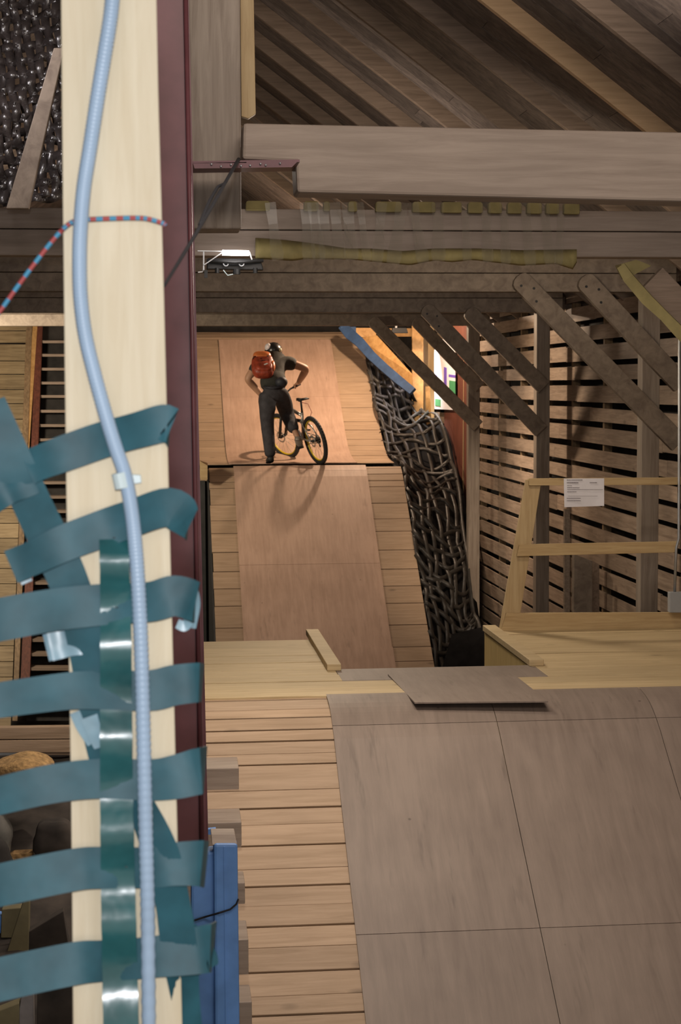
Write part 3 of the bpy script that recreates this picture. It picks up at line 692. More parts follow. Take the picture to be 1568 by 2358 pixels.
tag(MB().slab([px(976, 965, Y=27.2), px(1000, 965, Y=27.2), px(1000, 745, Y=27.2), px(973, 745, Y=27.2)], (0, .06, 0)).build('lit_upright', M['newpine_z'], bevel=.003), 'brightest pale upright touching the glaring panel', 'upright')
tag(MB().slab([px(985, 1100, Y=26.6), px(998, 1100, Y=26.6), px(990, 890, Y=26.6), px(980, 890, Y=26.6)], (0, .04, 0)).build('leaning_batten', M['orangewood']), 'thin leaning batten between net and bright panel', 'batten')
tag(MB().slab([px(888, 775, Y=27.5), px(952, 775, Y=27.5), px(952, 756, Y=27.5), px(888, 756, Y=27.5)], (0, .05, 0)).build('short_board', M['orangewood']), 'short orange board across the corner beneath the black lamp', 'board')
# bright banner on the wall by the lamp: glaring white with purple and green print
bn = thing('wall_banner', 'glaring white banner with purple and green print on the far wall', 'banner', px(1018, 942, X=4.28))
XB = 4.27
def bq(x0, y0, x1, y1, X, mname, nm, par):
    return MB().slab([px(x0, y1, X=X), px(x1, y1+2, X=X), px(x1, y0+2, X=X), px(x0, y0, X=X)], (.01, 0, 0)).build(nm, M[mname], par)
M['banner'] = plain('white banner vinyl', (.85, .83, .88), .4); M['violet'] = plain('violet print', (.16, .09, .55), .5); M['green'] = plain('green print', (.06, .30, .13), .5)
sh = bq(1000, 780, 1048, 942, XB, 'banner', 'sheet', bn)
bq(1001, 862, 1006, 880, XB-.004, 'violet', 'print_patch', sh); bq(1022, 845, 1028, 890, XB-.004, 'violet', 'print_patch', sh); bq(1033, 862, 1048, 868, XB-.004, 'violet', 'print_patch', sh)
bq(1034, 876, 1048, 936, XB-.004, 'green', 'print_patch', sh); bq(1002, 918, 1014, 934, XB-.004, 'green', 'print_patch', sh)
wl = thing('work_lamp', 'small black work lamp under the lowest beam right of the blue pad', 'lamp', px(918, 766, Y=26.4))
MB().slab([px(902, 767, Y=26.35), px(940, 767, Y=26.35), px(936, 755, Y=26.35), px(905, 755, Y=26.35)], (0, .12, 0)).build('housing', M['black'], wl, bevel=.005)
MB().bar(px(912, 756, Y=26.4), px(912, 700, Y=26.4), .03, .03, up=(0, 1, 0)).build('hanger', M['galv'], wl)
# panelled bit of wall between banner and post
tag(MB().box((4.305, 23.5, 0), (4.345, 26.1, ZC+.9)).build('wall_panel', M['redwood']), 'red brown boarding on the wall between the bright banner and the dark post', 'panel')
tag(MB().bar(px(1071, 748, Y=24.4), px(1067, 1300, Y=24.4), .035, .03, up=(0, 1, 0)).build('batten', M['newpine_z']), 'thin pale batten on the red brown boarding, left of two', 'batten')
tag(MB().bar(px(1081, 748, Y=23.9), px(1077, 1400, Y=23.9), .05, .04, up=(0, 1, 0)).build('batten', M['newpine_z']), 'pale batten right beside the dark farthest post', 'batten')
tag(MB().slab([px(1027, 775, Y=25.2), px(1082, 768, Y=25.2), px(1086, 752, Y=25.2), px(1027, 752, Y=25.2)], (0, .04, 0)).build('short_board', M['newpine']), 'short pale board in the corner under the beam beside the dark post', 'board')
# ================================================================== LEFT BACKGROUND
def Yl(y): return 26 - 2.8*(y-740)/810
def quadL(x0a, x1a, ya, x0b, x1b, yb, name, mat, lab, cat, th=.05, dy=0.0, par=None, group=None, bev=.003):
    q = [px(x0b, yb, Y=Yl(yb)+dy), px(x1b, yb, Y=Yl(yb)+dy), px(x1a, ya, Y=Yl(ya)+dy), px(x0a, ya, Y=Yl(ya)+dy)]
    o = MB().slab(q, (0, th, 0)).build(name, M[mat], par, bevel=bev)
    if lab: tag(o, lab, cat, group)
    return o
mb = MB(); ys = [700, 728, 762.6, 793, 832, 863, 898, 930, 966, 1000, 1034, 1068, 1103, 1137, 1172, 1206, 1240, 1275, 1310, 1345, 1380, 1416, 1452, 1488, 1524, 1560, 1600, 1650, 1690, 1730, 1768]
for a, b in zip(ys, ys[1:]):
    xe = lambda y: 62-28*(y-740)/700
    g_ = 4 if a == 762.6 else 1.6
    mb.slab([px(-60, b-g_, Y=Yl(b)), px(xe(b), b-g_, Y=Yl(b)), px(xe(a), a, Y=Yl(a)), px(-60, a, Y=Yl(a))], (0, .04, 0))
tag(mb.build('plank_ramp', M['old'], bevel=.003), 'steep weathered plank ramp at the left edge', 'ramp')
quadL(62, 76, 700, 28, 40, 1660, 'upright', 'oldz', 'brown upright along the edge of the weathered plank ramp', 'upright', .12, -.02)
quadL(76, 87, 735, 38, 43, 1400, 'upright', 'orangewood', 'thin pale tapering strip between brown and red uprights', 'upright', .06, -.03)
quadL(86, 99, 700, 44, 66, 1640, 'upright', 'redwood', 'red brown upright left of the open slat rack', 'upright', .14, 0)
rk = thing('slat_rack', 'dark open rack of thin horizontal slats left of the pale near board', 'rack', px(100, 1660, Y=Yl(1660)))
quadL(97, 260, 690, 60, 260, 1660, 'backing', 'dark', None, None, .05, .35, rk)
for i, y in enumerate([787, 818, 850, 882, 913, 947, 980] + [1013+33*k for k in range(19)]):
    x0 = 98-38*(y-740)/800
    MB().slab([px(x0, y+3.2, Y=Yl(y)+.02), px(260, y+3.2, Y=Yl(y)+.02), px(260, y-3, Y=Yl(y)+.02), px(x0, y-3, Y=Yl(y)+.02)], (0, .3, 0)).build('slat', M['rafter'], rk)
# net high on the left
NY = 9.2
tn = thing('ceiling_net', 'shimmering black strap net hanging in the upper left corner', 'net', px(40, 470, Y=NY))
rr = random.Random(8)
def ns(a, b): # a along diagonal, b other
    x = -120 + 330*a + 60*b; y = -60 + 540*b - 50*a
    return px(x, y, Y=NY + .5*(1-b) + .05*math.sin(a*9+b*13))
for i in range(15):
    a = i/14; f_ = rr.random()*6
    pts = [ns(a+.010*math.sin(t*.35+f_), t/88)+V((0, .016*math.sin(t*math.pi*17/88+(i % 2)*math.pi), 0)) for t in range(89)]
    MB().ribbon(pts, .047, [V((1, .45*math.sin(t*.55+f_), .25)) for t in range(89)], .002).build('strap', M['netshine'], tn, smooth=True)
for i in range(18):
    b = i/17; f_ = rr.random()*6
    pts = [ns(t/70, b+.007*math.sin(t*.4+f_))+V((0, .016*math.sin(t*math.pi*14/70+(i % 2)*math.pi+1.6), 0)) for t in range(71)]
    MB().ribbon(pts, .047, [V((.15, .55*math.sin(t*.5+f_), 1)) for t in range(71)], .002).build('strap', M['netshine'], tn, smooth=True)
tag(MB().slab([px(14, 480, Y=8.9), px(66, 480, Y=8.9), px(148, 110, Y=8.9), px(124, 110, Y=8.9)], (0, .06, 0)).build('leaning_strut', M['brace'], bevel=.004), 'brown leaning strut in front of the upper left net', 'strut')
# platform edge and rubble at lower left
o = thing('platform_edge', 'two pale planks forming a platform edge at the left', 'platform', px(80, 1790, Y=10.4))
for a, b, x1 in ((1674, 1702, 330), (1704, 1733, 330)):
    MB().slab([px(-80, b+1, Y=10.4), px(x1, b-1, Y=10.4), px(x1, a-3, Y=10.4), px(-80, a+2, Y=10.4)], (0, .06, 0)).build('plank', M['plank'], o, bevel=.004)
MB().slab([px(85, 1739, Y=10.42), px(330, 1738, Y=10.42), px(330, 1728, Y=10.42), px(85, 1730, Y=10.42)], (0, .05, 0)).build('ledge', M['plank'], o)
MB().slab([px(-80, 1741, Y=10.45), px(85, 1738, Y=10.45), px(85, 1731, Y=10.45), px(-80, 1733, Y=10.45)], (0, .05, 0)).build('steel_strip', M['galv'], o)
def bank(Y): return -2.35 - .33*(10.2-Y)
mb = MB(); rr = random.Random(4); nx, ny = 16, 20
for j in range(ny+1):
    Y = 5.6+(10.6-5.6)*j/ny
    for i in range(nx+1):
        X = -3.2+2.75*i/nx; mb.v.append(V((X, Y, ZC+bank(Y)+(rr.random()-.5)*.07)))
for j in range(ny):
    for i in range(nx): k = j*(nx+1)+i; mb.f.append((k, k+1, k+nx+2, k+nx+1)); mb.m.append(0)
k0 = len(mb.v)
o = mb.build('earth_bank', M['earth'], smooth=True); o['kind'] = 'stuff'; tag(o, 'dark earth bank below the left platform', 'earth'); md = o.modifiers.new('thick', 'SOLIDIFY'); md.thickness = .3; md.offset = -1
def onbank(x, y):
    d = ray(x, y); t = (-2.35 - .33*10.2)/(d.z - .33*d.y); return CAM + d*t
def rock(x0, x1, y0, y1, name, mat, lab, cat, seed, Y=None):
    c = px((x0+x1)/2, (y0+y1)/2, Y=Y or onbank((x0+x1)/2, y1).y); s_ = (c-CAM).length/FPX
    rr = random.Random(seed); off = [rr.random()*6 for _ in range(4)]
    f_ = lambda p: p*(1+.10*math.sin(p.x*4+off[0])+.1*math.sin(p.y*5+off[1])+.08*math.sin(p.z*6+off[2]))
    tag(MB().ell(c, ((x1-x0)/2*s_, (x1-x0)/2*s_*.8, (y1-y0)/2*s_), nu=18, nv=12, fun=f_).build(name, M[mat], smooth=True), lab, cat)
rock(-30, 135, 1738, 1830, 'gravel_pile', 'gravel', 'sandy gravel pile under the left platform edge', 'gravel', 1, Y=9.6)
rock(-40, 26, 1872, 1985, 'rock', 'stone', 'grey rock at the left edge with a pinkish top', 'rock', 2)
rock(-50, 34, 1938, 2040, 'rock', 'dark', 'dark rounded lump in front of the grey rock', 'rock', 3)
rock(80, 170, 1885, 1990, 'rock', 'earth', 'brown shadowed boulder behind the net straps at lower left', 'rock', 6)
def plate(pts, name, mat, lab, cat, Y=None, th=.08):
    c = onbank(sum(p[0] for p in pts)/len(pts), max(p[1] for p in pts))
    Y = Y or c.y
    q = [px(x, y, Y=Y) for x, y in pts]; tag(MB().prism(q, (0, th, 0)).build(name, M[mat], bevel=.004), lab, cat)
M['olive'] = plain('dull olive board', (.16, .135, .07), .8, noise=.25)
M['greyplank'] = plain('grey weathered plank', (.24, .22, .215), .7, noise=.25)
plate([(6, 1990), (75, 1975), (76, 1964), (30, 1966), (12, 1978)], 'broken_board', 'gravel', 'yellow broken board beside the dark lump', 'board')
plate([(2, 2160), (40, 2160), (52, 2090), (4, 2094)], 'olive_crate', 'olive', 'dull olive crate at the lower left edge', 'crate')
plate([(15, 2196), (66, 2196), (68, 2060), (57, 2064)], 'leaning_plank', 'olive', 'olive plank leaning beside the crate', 'plank')
plate([(64, 2192), (158, 2180), (146, 2098), (66, 2146)], 'stone_slab', 'earth', 'brown slab with a pointed top behind the lower strap', 'slab')
plate([(34, 2380), (78, 2380), (76, 2280), (50, 2290)], 'grey_plank', 'greyplank', 'pale grey plank at the bottom left', 'plank')
plate([(84, 2400), (165, 2400), (165, 2270), (86, 2285)], 'stone_slab', 'earth', 'dark slab at the bottom left below the lowest strap', 'slab')
plate([(-20, 2390), (44, 2390), (44, 2310), (-20, 2335)], 'stone_slab', 'olive', 'greenish slab in the bottom left corner', 'slab')
plate([(-30, 2150), (2, 2150), (4, 2110), (-30, 2100)], 'tarp_scrap', 'bluetarp', 'blue scrap at the left edge beside the olive crate', 'tarp')
# ================================================================== NEAR BOARD, CONDUIT, STRAPS, CORDS
def n_(x, y, Y=2.5): return px(x, y, Y=Y)
tag(MB().prism([n_(140, -60), n_(359, -60), n_(364, 200), n_(378, 700), n_(398, 1500), n_(421, 2420), n_(470, 8880), n_(190, 8880), n_(169, 2420), n_(163, 1800), n_(152, 1100), n_(145, 500)], (0, .045, 0)).build('near_board', M['cream'], bevel=.0015), 'pale planed board standing closest to the viewer', 'board')
cpts = [(262, -40), (254, 40), (238, 140), (222, 240), (207, 340), (193, 430), (186, 510), (183, 590), (185, 680), (196, 770), (217, 860), (243, 955), (266, 1030), (285, 1085), (297, 1140), (307, 1210), (315, 1300), (322, 1420), (327, 1560), (331, 1720), (335, 1900), (340, 2100), (343, 2420)]
def dense(P, n):
    Q = [V((a, b, 0)) for a, b in P]; return [curve(Q, t/(n-1)) for t in range(n)]
cd = thing('flexible_conduit', 'blue grey corrugated conduit running down the pale near board', 'conduit', n_(340, 2400, 2.47))
D = dense(cpts, 700)
MB().tube([n_(p.x, p.y, 2.474) for p in D], [.0104+.0006*math.sin(i*2.1) for i in range(700)], 14).build('tube', M['conduit'], cd, smooth=True)
cl = MB().tube([n_(276, 1088, 2.474), n_(284, 1124, 2.474)], [.0125, .0125], 14); cl.slab([n_(298, 1116, 2.488), n_(326, 1112, 2.488), n_(324, 1094, 2.488), n_(296, 1092, 2.488)], (0, .01, 0))
cl.build('clip', M['clip'], cd, bevel=.001)
# strap net over the near board
sn = thing('strap_net', 'glossy teal woven strap net stapled over the pale near board', 'net', n_(260, 2400, 2.49))
def strap(pts, w, side_, Y0=2.492, mat='teal', wav=.0, nm='strap', n=40, ph=0, prof=None, curl=0.0, cr=None):
    D = dense(pts, n); P = []
    for i, p in enumerate(D):
        k = i/(n-1)
        dy = interp(prof, k) if prof else 0
        P.append(n_(p.x, p.y, Y0+dy+wav*math.sin(k*20+ph)))
    sd = [V(side_)]*n
    if cr: sd = [V((side_[0], side_[1]+cr*math.sin(k*.33+ph), side_[2])) for k in range(n)]
    ww = [px_w*2.5/FPX for px_w in ([w]*n if not isinstance(w, list) else [interp(w, i/(n-1)) for i in range(n)])]
    return MB().ribbon(P, ww, sd, .0016).build(nm, M[mat], sn, smooth=True, auto=40)
UPV = (0.1, .22, 1)
# cross straps, top to bottom: away from the board at the left, flat on it at the right, curling off its edge
tail = [(0, -.02), (.25, -.012), (.45, -.004), (.8, -.003), (.9, .0), (1, .06)]
strap([(62, 1078), (100, 1062), (160, 1040), (240, 1012), (320, 990), (380, 975), (390, 990)], [(0, 80), (1, 88)], UPV, prof=[(0, -.01), (.4, -.004), (.9, -.003), (1, .03)], cr=.12)
strap([(25, 1306), (80, 1283), (150, 1250), (230, 1220), (300, 1195), (388, 1168), (425, 1196), (432, 1215)], [(0, 78), (.8, 92), (1, 60)], UPV, prof=tail, cr=.14)
strap([(-40, 1436), (0, 1427), (120, 1405), (240, 1392), (345, 1386), (400, 1372), (440, 1382), (452, 1392)], [(0, 100), (.5, 94), (1, 92)], UPV, prof=tail, cr=.16, ph=1)
strap([(-40, 1622), (0, 1612), (150, 1592), (230, 1589), (345, 1590), (400, 1578), (450, 1572), (466, 1572)], [(0, 76), (.6, 94), (1, 90)], UPV, prof=tail, cr=.12, ph=2)
strap([(-40, 1842), (0, 1832), (120, 1805), (230, 1793), (345, 1796), (400, 1790), (450, 1778), (472, 1772)], [(0, 84), (.5, 92), (1, 112)], UPV, prof=tail, cr=.13, ph=3)
strap([(-40, 2048), (0, 2038), (165, 2004), (235, 1998), (345, 1998), (400, 1990), (455, 1988), (475, 1990)], [(0, 98), (.6, 94), (1, 110)], UPV, prof=tail, cr=.15, ph=4)
strap([(-40, 2264), (0, 2255), (165, 2220), (235, 2213), (340, 2205), (420, 2195), (470, 2186), (492, 2180)], [(0, 100), (.6, 94), (1, 120)], UPV, prof=tail, cr=.15, ph=5)
strap([(-40, 1160), (0, 1128), (30, 1114), (75, 1096)], 84, UPV, prof=[(0, -.012), (1, -.006)], cr=.1)
# upright strap woven over and under
wv = [(i/60, -.012+.0105*math.cos(i/60*11.4*math.pi+.5)) for i in range(61)]
strap([(262, 1242), (266, 1400), (267, 1600), (268, 1800), (271, 2000), (275, 2200), (280, 2420)], [(0, 66), (.3, 72), (1, 84)], (1, .0, 0), Y0=2.488, prof=wv, n=160, cr=.22, mat='teal_gloss')
# diagonal strap passing behind, to the right of the conduit further down
strap([(-30, 930), (15, 1030), (60, 1130), (105, 1225), (150, 1320), (185, 1420), (205, 1520), (218, 1600), (228, 1680), (245, 1760), (262, 1830)], [(0, 84), (.35, 92), (1, 70)], (1, .0, .45), Y0=2.497, prof=[(0, -.02), (.3, -.008), (.5, -.003), (1, -.001)], n=60, cr=.12)
strap([(300, 1810), (345, 1900), (375, 1980), (398, 2080), (412, 2180), (425, 2280), (440, 2420)], [(0, 60), (.3, 84), (.7, 84), (1, 60)], (1, .15, .35), Y0=2.494, prof=[(0, -.001), (.4, -.003), (.7, .0), (1, .03)], n=50, cr=.25)
# pale strap ends
strap([(106, 1492), (122, 1488), (170, 1480), (228, 1472)], [(0, 64), (.3, 66), (1, 56)], UPV, Y0=2.498, mat='teal_pale', nm='strap_end', cr=.2)
strap([(172, 1640), (186, 1672), (205, 1702), (212, 1712)], [(0, 24), (1, 22)], (1, 0, .5), Y0=2.492, mat='teal_pale', nm='strap_end')
strap([(28, 1262), (44, 1300), (62, 1342)], [(0, 30), (1, 26)], (1, .2, .4), Y0=2.488, mat='teal_pale', nm='strap_end')
strap([(446, 1346), (452, 1390), (440, 1446)], [(0, 14), (.5, 20), (1, 26)], (1, .6, 0), Y0=2.52, mat='teal_pale', nm='strap_end')
strap([(408, 1436), (424, 1442), (436, 1430)], [(0, 22), (1, 26)], UPV, Y0=2.51, mat='teal_pale', nm='strap_end')
strap([(425, 2150), (455, 2190), (476, 2235)], [(0, 70), (.6, 84), (1, 60)], (1, .3, .2), Y0=2.535, nm='strap_end', cr=.3)
strap([(205, 1650), (222, 1700), (228, 1722)], [(0, 40), (1, 22)], (1, .1, .2), Y0=2.489, mat='teal_pale', nm='strap_end')
# staples
for x, y in ((268, 1400), (290, 1998), (262, 1240)):
    MB().tube([n_(x-3, y, 2.486), n_(x, y-3, 2.474), n_(x+5, y, 2.486)], .001, 6).build('staple', M['galv'], sn)
# braided cord
D = dense([(-30, 752), (0, 716), (40, 660), (80, 606), (120, 555), (150, 523), (175, 508), (210, 505), (260, 503), (310, 502), (340, 504), (374, 514), (380, 520)], 160)
P = [n_(p.x, p.y, 2.487 - (.015 if p.x < 140 else 0)) for p in D]
tag(MB().tube(P, .0034, 8, mfun=lambda i: (i//4) % 2).build('braided_cord', [M['rope_blue'], M['rope_red']], smooth=True), 'blue and red braided cord tied across the pale near board', 'cord')
# black rope from the bracket back towards the viewer
A_ = px(549, 366, Y=6.84); B_ = px(378, 658, Y=2.56)
pts = []
for k in range(25):
    t = k/24; 
    inv = 1/6.84*(1-t)+1/2.56*t; Yk = 1/inv
    pts.append(px(549-171*t+3*math.sin(t*math.pi), 366+292*t, Y=Yk))
mb = MB().tube(pts, [.006-.0036*k/24 for k in range(25)], 8)
p2 = []
for k in range(20):
    t = k/19*.52; inv = 1/6.84*(1-t)+1/2.56*t
    p2.append(px(552-176*t-12*math.sin(t/.52*math.pi)*(t > .2), 366+292*t, Y=1/inv-.02))
mb.tube(p2, .0045, 8)
tag(mb.build('black_rope', M['rope_black'], smooth=True), 'black rope hanging from the maroon bracket towards the near board', 'rope')
# ================================================================== BICYCLE
M['tire'] = plain('black tyre rubber', (.014, .013, .013), .7)
M['yrim'] = plain('yellow rim', (.55, .38, .012), .4, spec=.6)
M['frame'] = plain('silver grey frame', (.33, .30, .27), .3, metal=.5)
M['alloy'] = plain('alloy', (.5, .48, .45), .3, metal=.8)
Rp = on_prof(UPs, 738, 1070.5); R0 = px(738, 1070.5, Y=Rp.x)
Fp = on_prof(UPs, 684, 1060.5); F0 = px(684, 1060.5, Y=Fp.x)
fwd = (F0-R0).normalized()
lft = V((0, 0, 1)).cross(fwd).normalized(); upb = fwd.cross(lft)
lean = math.radians(14)
upb2 = upb*math.cos(lean) + lft*math.sin(lean); lft2 = lft*math.cos(lean) - upb*math.sin(lean)
BM = Matrix((fwd, lft2, upb2)).transposed().to_4x4(); BM.translation = R0 + V((0, 0, .006))
bike = thing('mountain_bike', 'leaning mountain bike with yellow rims beside the rider', 'bicycle', R0)
bike.matrix_world = BM; ORI[bike.name] = V((0, 0, 0))
WB, WR = 1.10, .342
axis_s = V((-.40, 0, .915)).normalized(); FA = V((WB, 0, WR)); HT = V((WB-.265, 0, .80))
S = Matrix.Translation(HT) @ Matrix.Rotation(math.radians(17), 4, axis_s) @ Matrix.Translation(-HT)
def wheel(nm, c, T, par):
    Rm = T.to_3x3()
    mb = MB().torus(c, WR-.03, .03, n=96, k=10, knob=.16); mb.v = [T @ p for p in mb.v]
    w = mb.build(nm, M['tire'], par, local=True)
    ORI[w.name] = V((0, 0, 0))
    def sub(mb, n2, mt, sm=True): mb.v = [T @ p for p in mb.v]; mb.build(n2, M[mt], w, local=True, smooth=sm)
    sub(MB().torus(c, WR-.062, .011, n=64, k=8, ry=.014), 'rim', 'yrim')
    mb = MB(); 
    for i in range(24):
        t = 2*math.pi*i/24; e = V((math.cos(t), 0, math.sin(t)))
        mb.tube([c + V((0, .03*(1 if i % 2 else -1), 0)) + e*.02, c + e*(WR-.065)], .0016, 4)
    sub(mb, 'spokes', 'alloy', False)
    sub(MB().disc(c+V((0, -.05, 0)), c+V((0, .05, 0)), .022, 12), 'hub', 'black')
    sub(MB().torus(c+V((0, .038, 0)), .075, .012, n=32, k=6, ry=.002), 'brake_disc', 'alloy')
    return w
wheel('front_wheel', FA, S, bike); wheel('rear_wheel', V((0, 0, WR)), Matrix.Identity(4), bike)
BB = V((.425, 0, .335))
mb = MB()
mb.tube([BB, V((.64, 0, .52)), HT-axis_s*.10], [.03, .031, .028], 12)
mb.tube([V((.27, 0, .68)), V((.5, 0, .73)), HT-axis_s*.01], [.022, .026, .024], 12)
mb.tube([BB, V((.34, 0, .50)), V((.245, 0, .73))], .02, 12)
mb.tube([HT-axis_s*.13, HT+axis_s*.02], .028, 12)
for sy in (-1, 1):
    mb.tube([V((0, sy*.065, WR)), V((.2, sy*.06, WR+.01)), BB+V((-.03, sy*.03, .03))], .012, 8)
    mb.tube([V((0, sy*.065, WR)), V((.16, sy*.055, .52)), V((.31, sy*.03, .60))], .011, 8)
fr = mb.build('frame', M['frame'], bike, local=True, smooth=True)
MB().tube([V((.31, 0, .60)), V((.56, 0, .60))], [.022, .028], 12).build('shock', M['black'], bike, local=True, smooth=True)
mb = MB().tube([V((.25, 0, .70)), V((.20, 0, .895))], .0145, 10); mb.build('seat_post', M['black'], bike, local=True, smooth=True)
mb = MB()
for i, (x, w, z) in enumerate(()): pass
sad = [(.06, .075, .925), (.09, .078, .922), (.15, .062, .915), (.21, .035, .913), (.28, .022, .915), (.325, .016, .91)]
o_ = len(mb.v)
for x, w, z in sad:
    for k in range(12):
        t = 2*math.pi*k/12; mb.v.append(V((x, w*math.cos(t), z+.017*math.sin(t)-(.012 if abs(math.cos(t)) > .8 else 0))))
for i in range(len(sad)-1):
    for k in range(12): mb.f.append((i*12+k, i*12+(k+1) % 12, (i+1)*12+(k+1) % 12, (i+1)*12+k)); mb.m.append(0)
mb.f += [tuple(range(12)), tuple(range(len(sad)*12-1, len(sad)*12-13, -1))]; mb.m += [0, 0]
mb.build('saddle', M['black'], bike, local=True, smooth=True)
def steer(mb): mb.v = [S @ p for p in mb.v]; return mb
mb = MB(); crown = HT-axis_s*.15
mb.tube([crown+V((0, -.06, 0)), crown+V((0, .06, 0))], .022, 10)
for sy in (-1, 1): mb.tube([crown+V((0, sy*.06, .02)), FA+V((0, sy*.06, 0))], [.018, .022], 10)
steer(mb).build('fork', M['black'], bike, local=True, smooth=True)
mb = MB(); SC = HT+axis_s*.06; BC = SC+V((.04, 0, .075))
mb.tube([HT, SC+axis_s*.01], .018, 10); mb.tube([SC, BC], .016, 10)
mb.tube([BC+V((-.045, .36, .05)), BC+V((-.02, .2, .045)), BC+V((0, .05, 0)), BC+V((0, -.05, 0)), BC+V((-.02, -.2, .045)), BC+V((-.045, -.36, .05))], .0125, 10)
hb = steer(mb).build('handlebar', M['black'], bike, local=True, smooth=True); ORI[hb.name] = V((0, 0, 0))
GR = []
for sy in (-1, 1):
    a, b = BC+V((-.03, sy*.24, .047)), BC+V((-.046, sy*.365, .05)); GR.append((S @ ((a+b)/2)))
    steer(MB().tube([a, b], .017, 10)).build('grip', M['black'], hb, local=True, smooth=True)
    steer(MB().tube([BC+V((-.02, sy*.2, .04)), BC+V((.05, sy*.22, .02)), BC+V((.06, sy*.32, .015))], .006, 6)).build('brake_lever', M['alloy'], hb, local=True, smooth=True)
mb = MB().disc(BB+V((0, -.055, 0)), BB+V((0, -.049, 0)), .085, 24); mb.disc(BB+V((0, -.08, 0)), BB+V((0, .08, 0)), .022, 12)
cd_ = V((-.10, 0, -.05)).normalized()*.172
mb.bar(BB+V((0, -.075, 0)), BB+V((0, -.085, 0))-cd_, .03, .016, up=(0, 1, 0)); mb.bar(BB+V((0, .075, 0)), BB+V((0, .085, 0))+cd_, .03, .016, up=(0, 1, 0))
ck = mb.build('crankset', M['alloy'], bike, local=True); ORI[ck.name] = V((0, 0, 0))
for sy, c in ((-1, BB-cd_), (1, BB+cd_)): MB().obox(c+V((0, sy*.14, 0)), (.10, .09, .022)).build('pedal', M['black'], ck, local=True, bevel=.003)
mb = MB().tube([V((0, -.05, WR+.045)), BB+V((0, -.052, .085))], .006, 5); mb.tube([V((0, -.05, WR-.045)), BB+V((0, -.052, -.085))], .006, 5)
mb.disc(V((0, -.03, WR)), V((0, -.06, WR)), .055, 16); mb.tube([V((0, -.055, WR)), V((.02, -.06, WR-.11))], .012, 6)
mb.build('chain_drive', M['black'], bike, local=True)
MB().tube([V((.19, .0, .87)), V((.12, -.06, .84)), V((.10, -.08, .72)), V((.18, -.05, .6)), V((.28, -.03, .62))], .0045, 6).build('seat_cable', M['rope_red'], bike, local=True, smooth=True)
MB().tube([BC+V((0, .1, 0)), BC+V((.12, .06, .02)), BC+V((.1, .0, -.16)), V((.66, .03, .62))], .004, 6).build('brake_hose', M['black'], bike, local=True, smooth=True)
gripR, gripL = BM @ GR[0], BM @ GR[1]
# ================================================================== RIDER
M['skin'] = plain('skin', (.46, .255, .155), .55)
M['skin2'] = M['skin']
M['shirt'] = plain('dark olive t-shirt cloth', (.030, .029, .022), .85, noise=.25, nscale=18, bump=.3, bscale=22)
M['denim'] = plain('dark denim', (.040, .037, .042), .8, noise=.35, nscale=14, bump=.4, bscale=18, dist=.02)
M['shoe'] = plain('grey shoe', (.20, .17, .14), .6); M['shoe_dark'] = plain('black shoe', (.02, .018, .017), .6)
M['sole'] = plain('pale shoe sole', (.50, .44, .38), .6)
M['helmet'] = plain('black helmet shell', (.012, .012, .013), .3); M['helmwhite'] = plain('white helmet panel', (.70, .66, .66), .35)
M['helmyellow'] = plain('pale yellow helmet mark', (.50, .44, .28), .4)
M['pack'] = plain('rust red pack cloth', (.30, .045, .018), .45, noise=.45, nscale=16, bump=.5, bscale=20, dist=.02)
M['packorange'] = plain('orange pack cloth', (.62, .17, .045), .38, noise=.25, bump=.5, bscale=24)
M['packdark'] = plain('dark pack mesh', (.03, .014, .012), .6); M['reflect'] = plain('reflective strip', (.75, .85, .82), .2)
M['belt'] = plain('dark blue belt bag', (.02, .022, .03), .6)
def skin_obj(name, pts, edges, rad, mat, parent, root, sub=2, tex=None):
    org = ORI[parent.name] if parent is not None else pts[root]
    keys = list(pts); me = bpy.data.meshes.new(name)
    me.from_pydata([V(pts[k])-V(org) for k in keys], [(keys.index(a), keys.index(b)) for a, b in edges], [])
    ob = bpy.data.objects.new(name, me); COL.objects.link(ob)
    sk = ob.modifiers.new('skin', 'SKIN'); sk.use_smooth_shade = True; sk.branch_smoothing = .6
    lay = me.skin_vertices[0].data if me.skin_vertices else None
    if lay is None:
        raise RuntimeError('no skin layer')
    for i, k in enumerate(keys):
        r = rad[k]; lay[i].radius = r if isinstance(r, tuple) else (r, r); lay[i].use_root = (k == root)
    sb = ob.modifiers.new('subd', 'SUBSURF'); sb.levels = sub; sb.render_levels = sub
    me.materials.append(M[mat]) if mat else None
    ORI[ob.name] = V(org)
    if parent is not None: ob.parent = parent
    else: ob.location = org
    return ob
def ensure_skin(me):
    pass
YR = 23.78
def J(x, y, dy): return px(x, y, Y=YR+dy)
PL = BM @ (BB+cd_+V((0, .14, 0)))      # left pedal, carries the right foot
def bl(x, y, z): return (BM.to_3x3() @ V((x, y, z)))
J_ = {
 'pelvis': J(630, 900, .02), 'belly': J(629, 876, .14), 'chest': J(625, 848, .30), 'neckb': J(626, 834, .40), 'neck': J(628, 826, .46), 'head': J(630, 817, .53),
 'shL': J(595, 838, .36), 'elL': J(569, 873, .32), 'foL': J(582, 887, .40), 'haL': gripL + V((-.01, -.03, .035)),
 'shR': J(656, 832, .38), 'elR': J(706, 849, .36), 'haR': gripR + V((.02, -.03, .035)),
 'hipL': J(612, 910, .0), 'knL': J(616, 985, .05), 'anL': J(623, 1054, .0),
 'hipR': J(650, 912, .06), 'knR': J(659, 950, .34), 'anR': PL + V((-.03, -.10, .13)),
}
J_['foR'] = J_['elR'].lerp(J_['haR'], .5)
J_['toR'] = PL + V((.02, .07, .045)); J_['toL'] = J_['anL'] + V((-.01, .17, -.075))
person = thing('person', 'rider in dark tee and trousers bending over a bike, seen from behind', 'person', V((J_['anL'].x, J_['anL'].y, ZC-1.1)))
K = J_
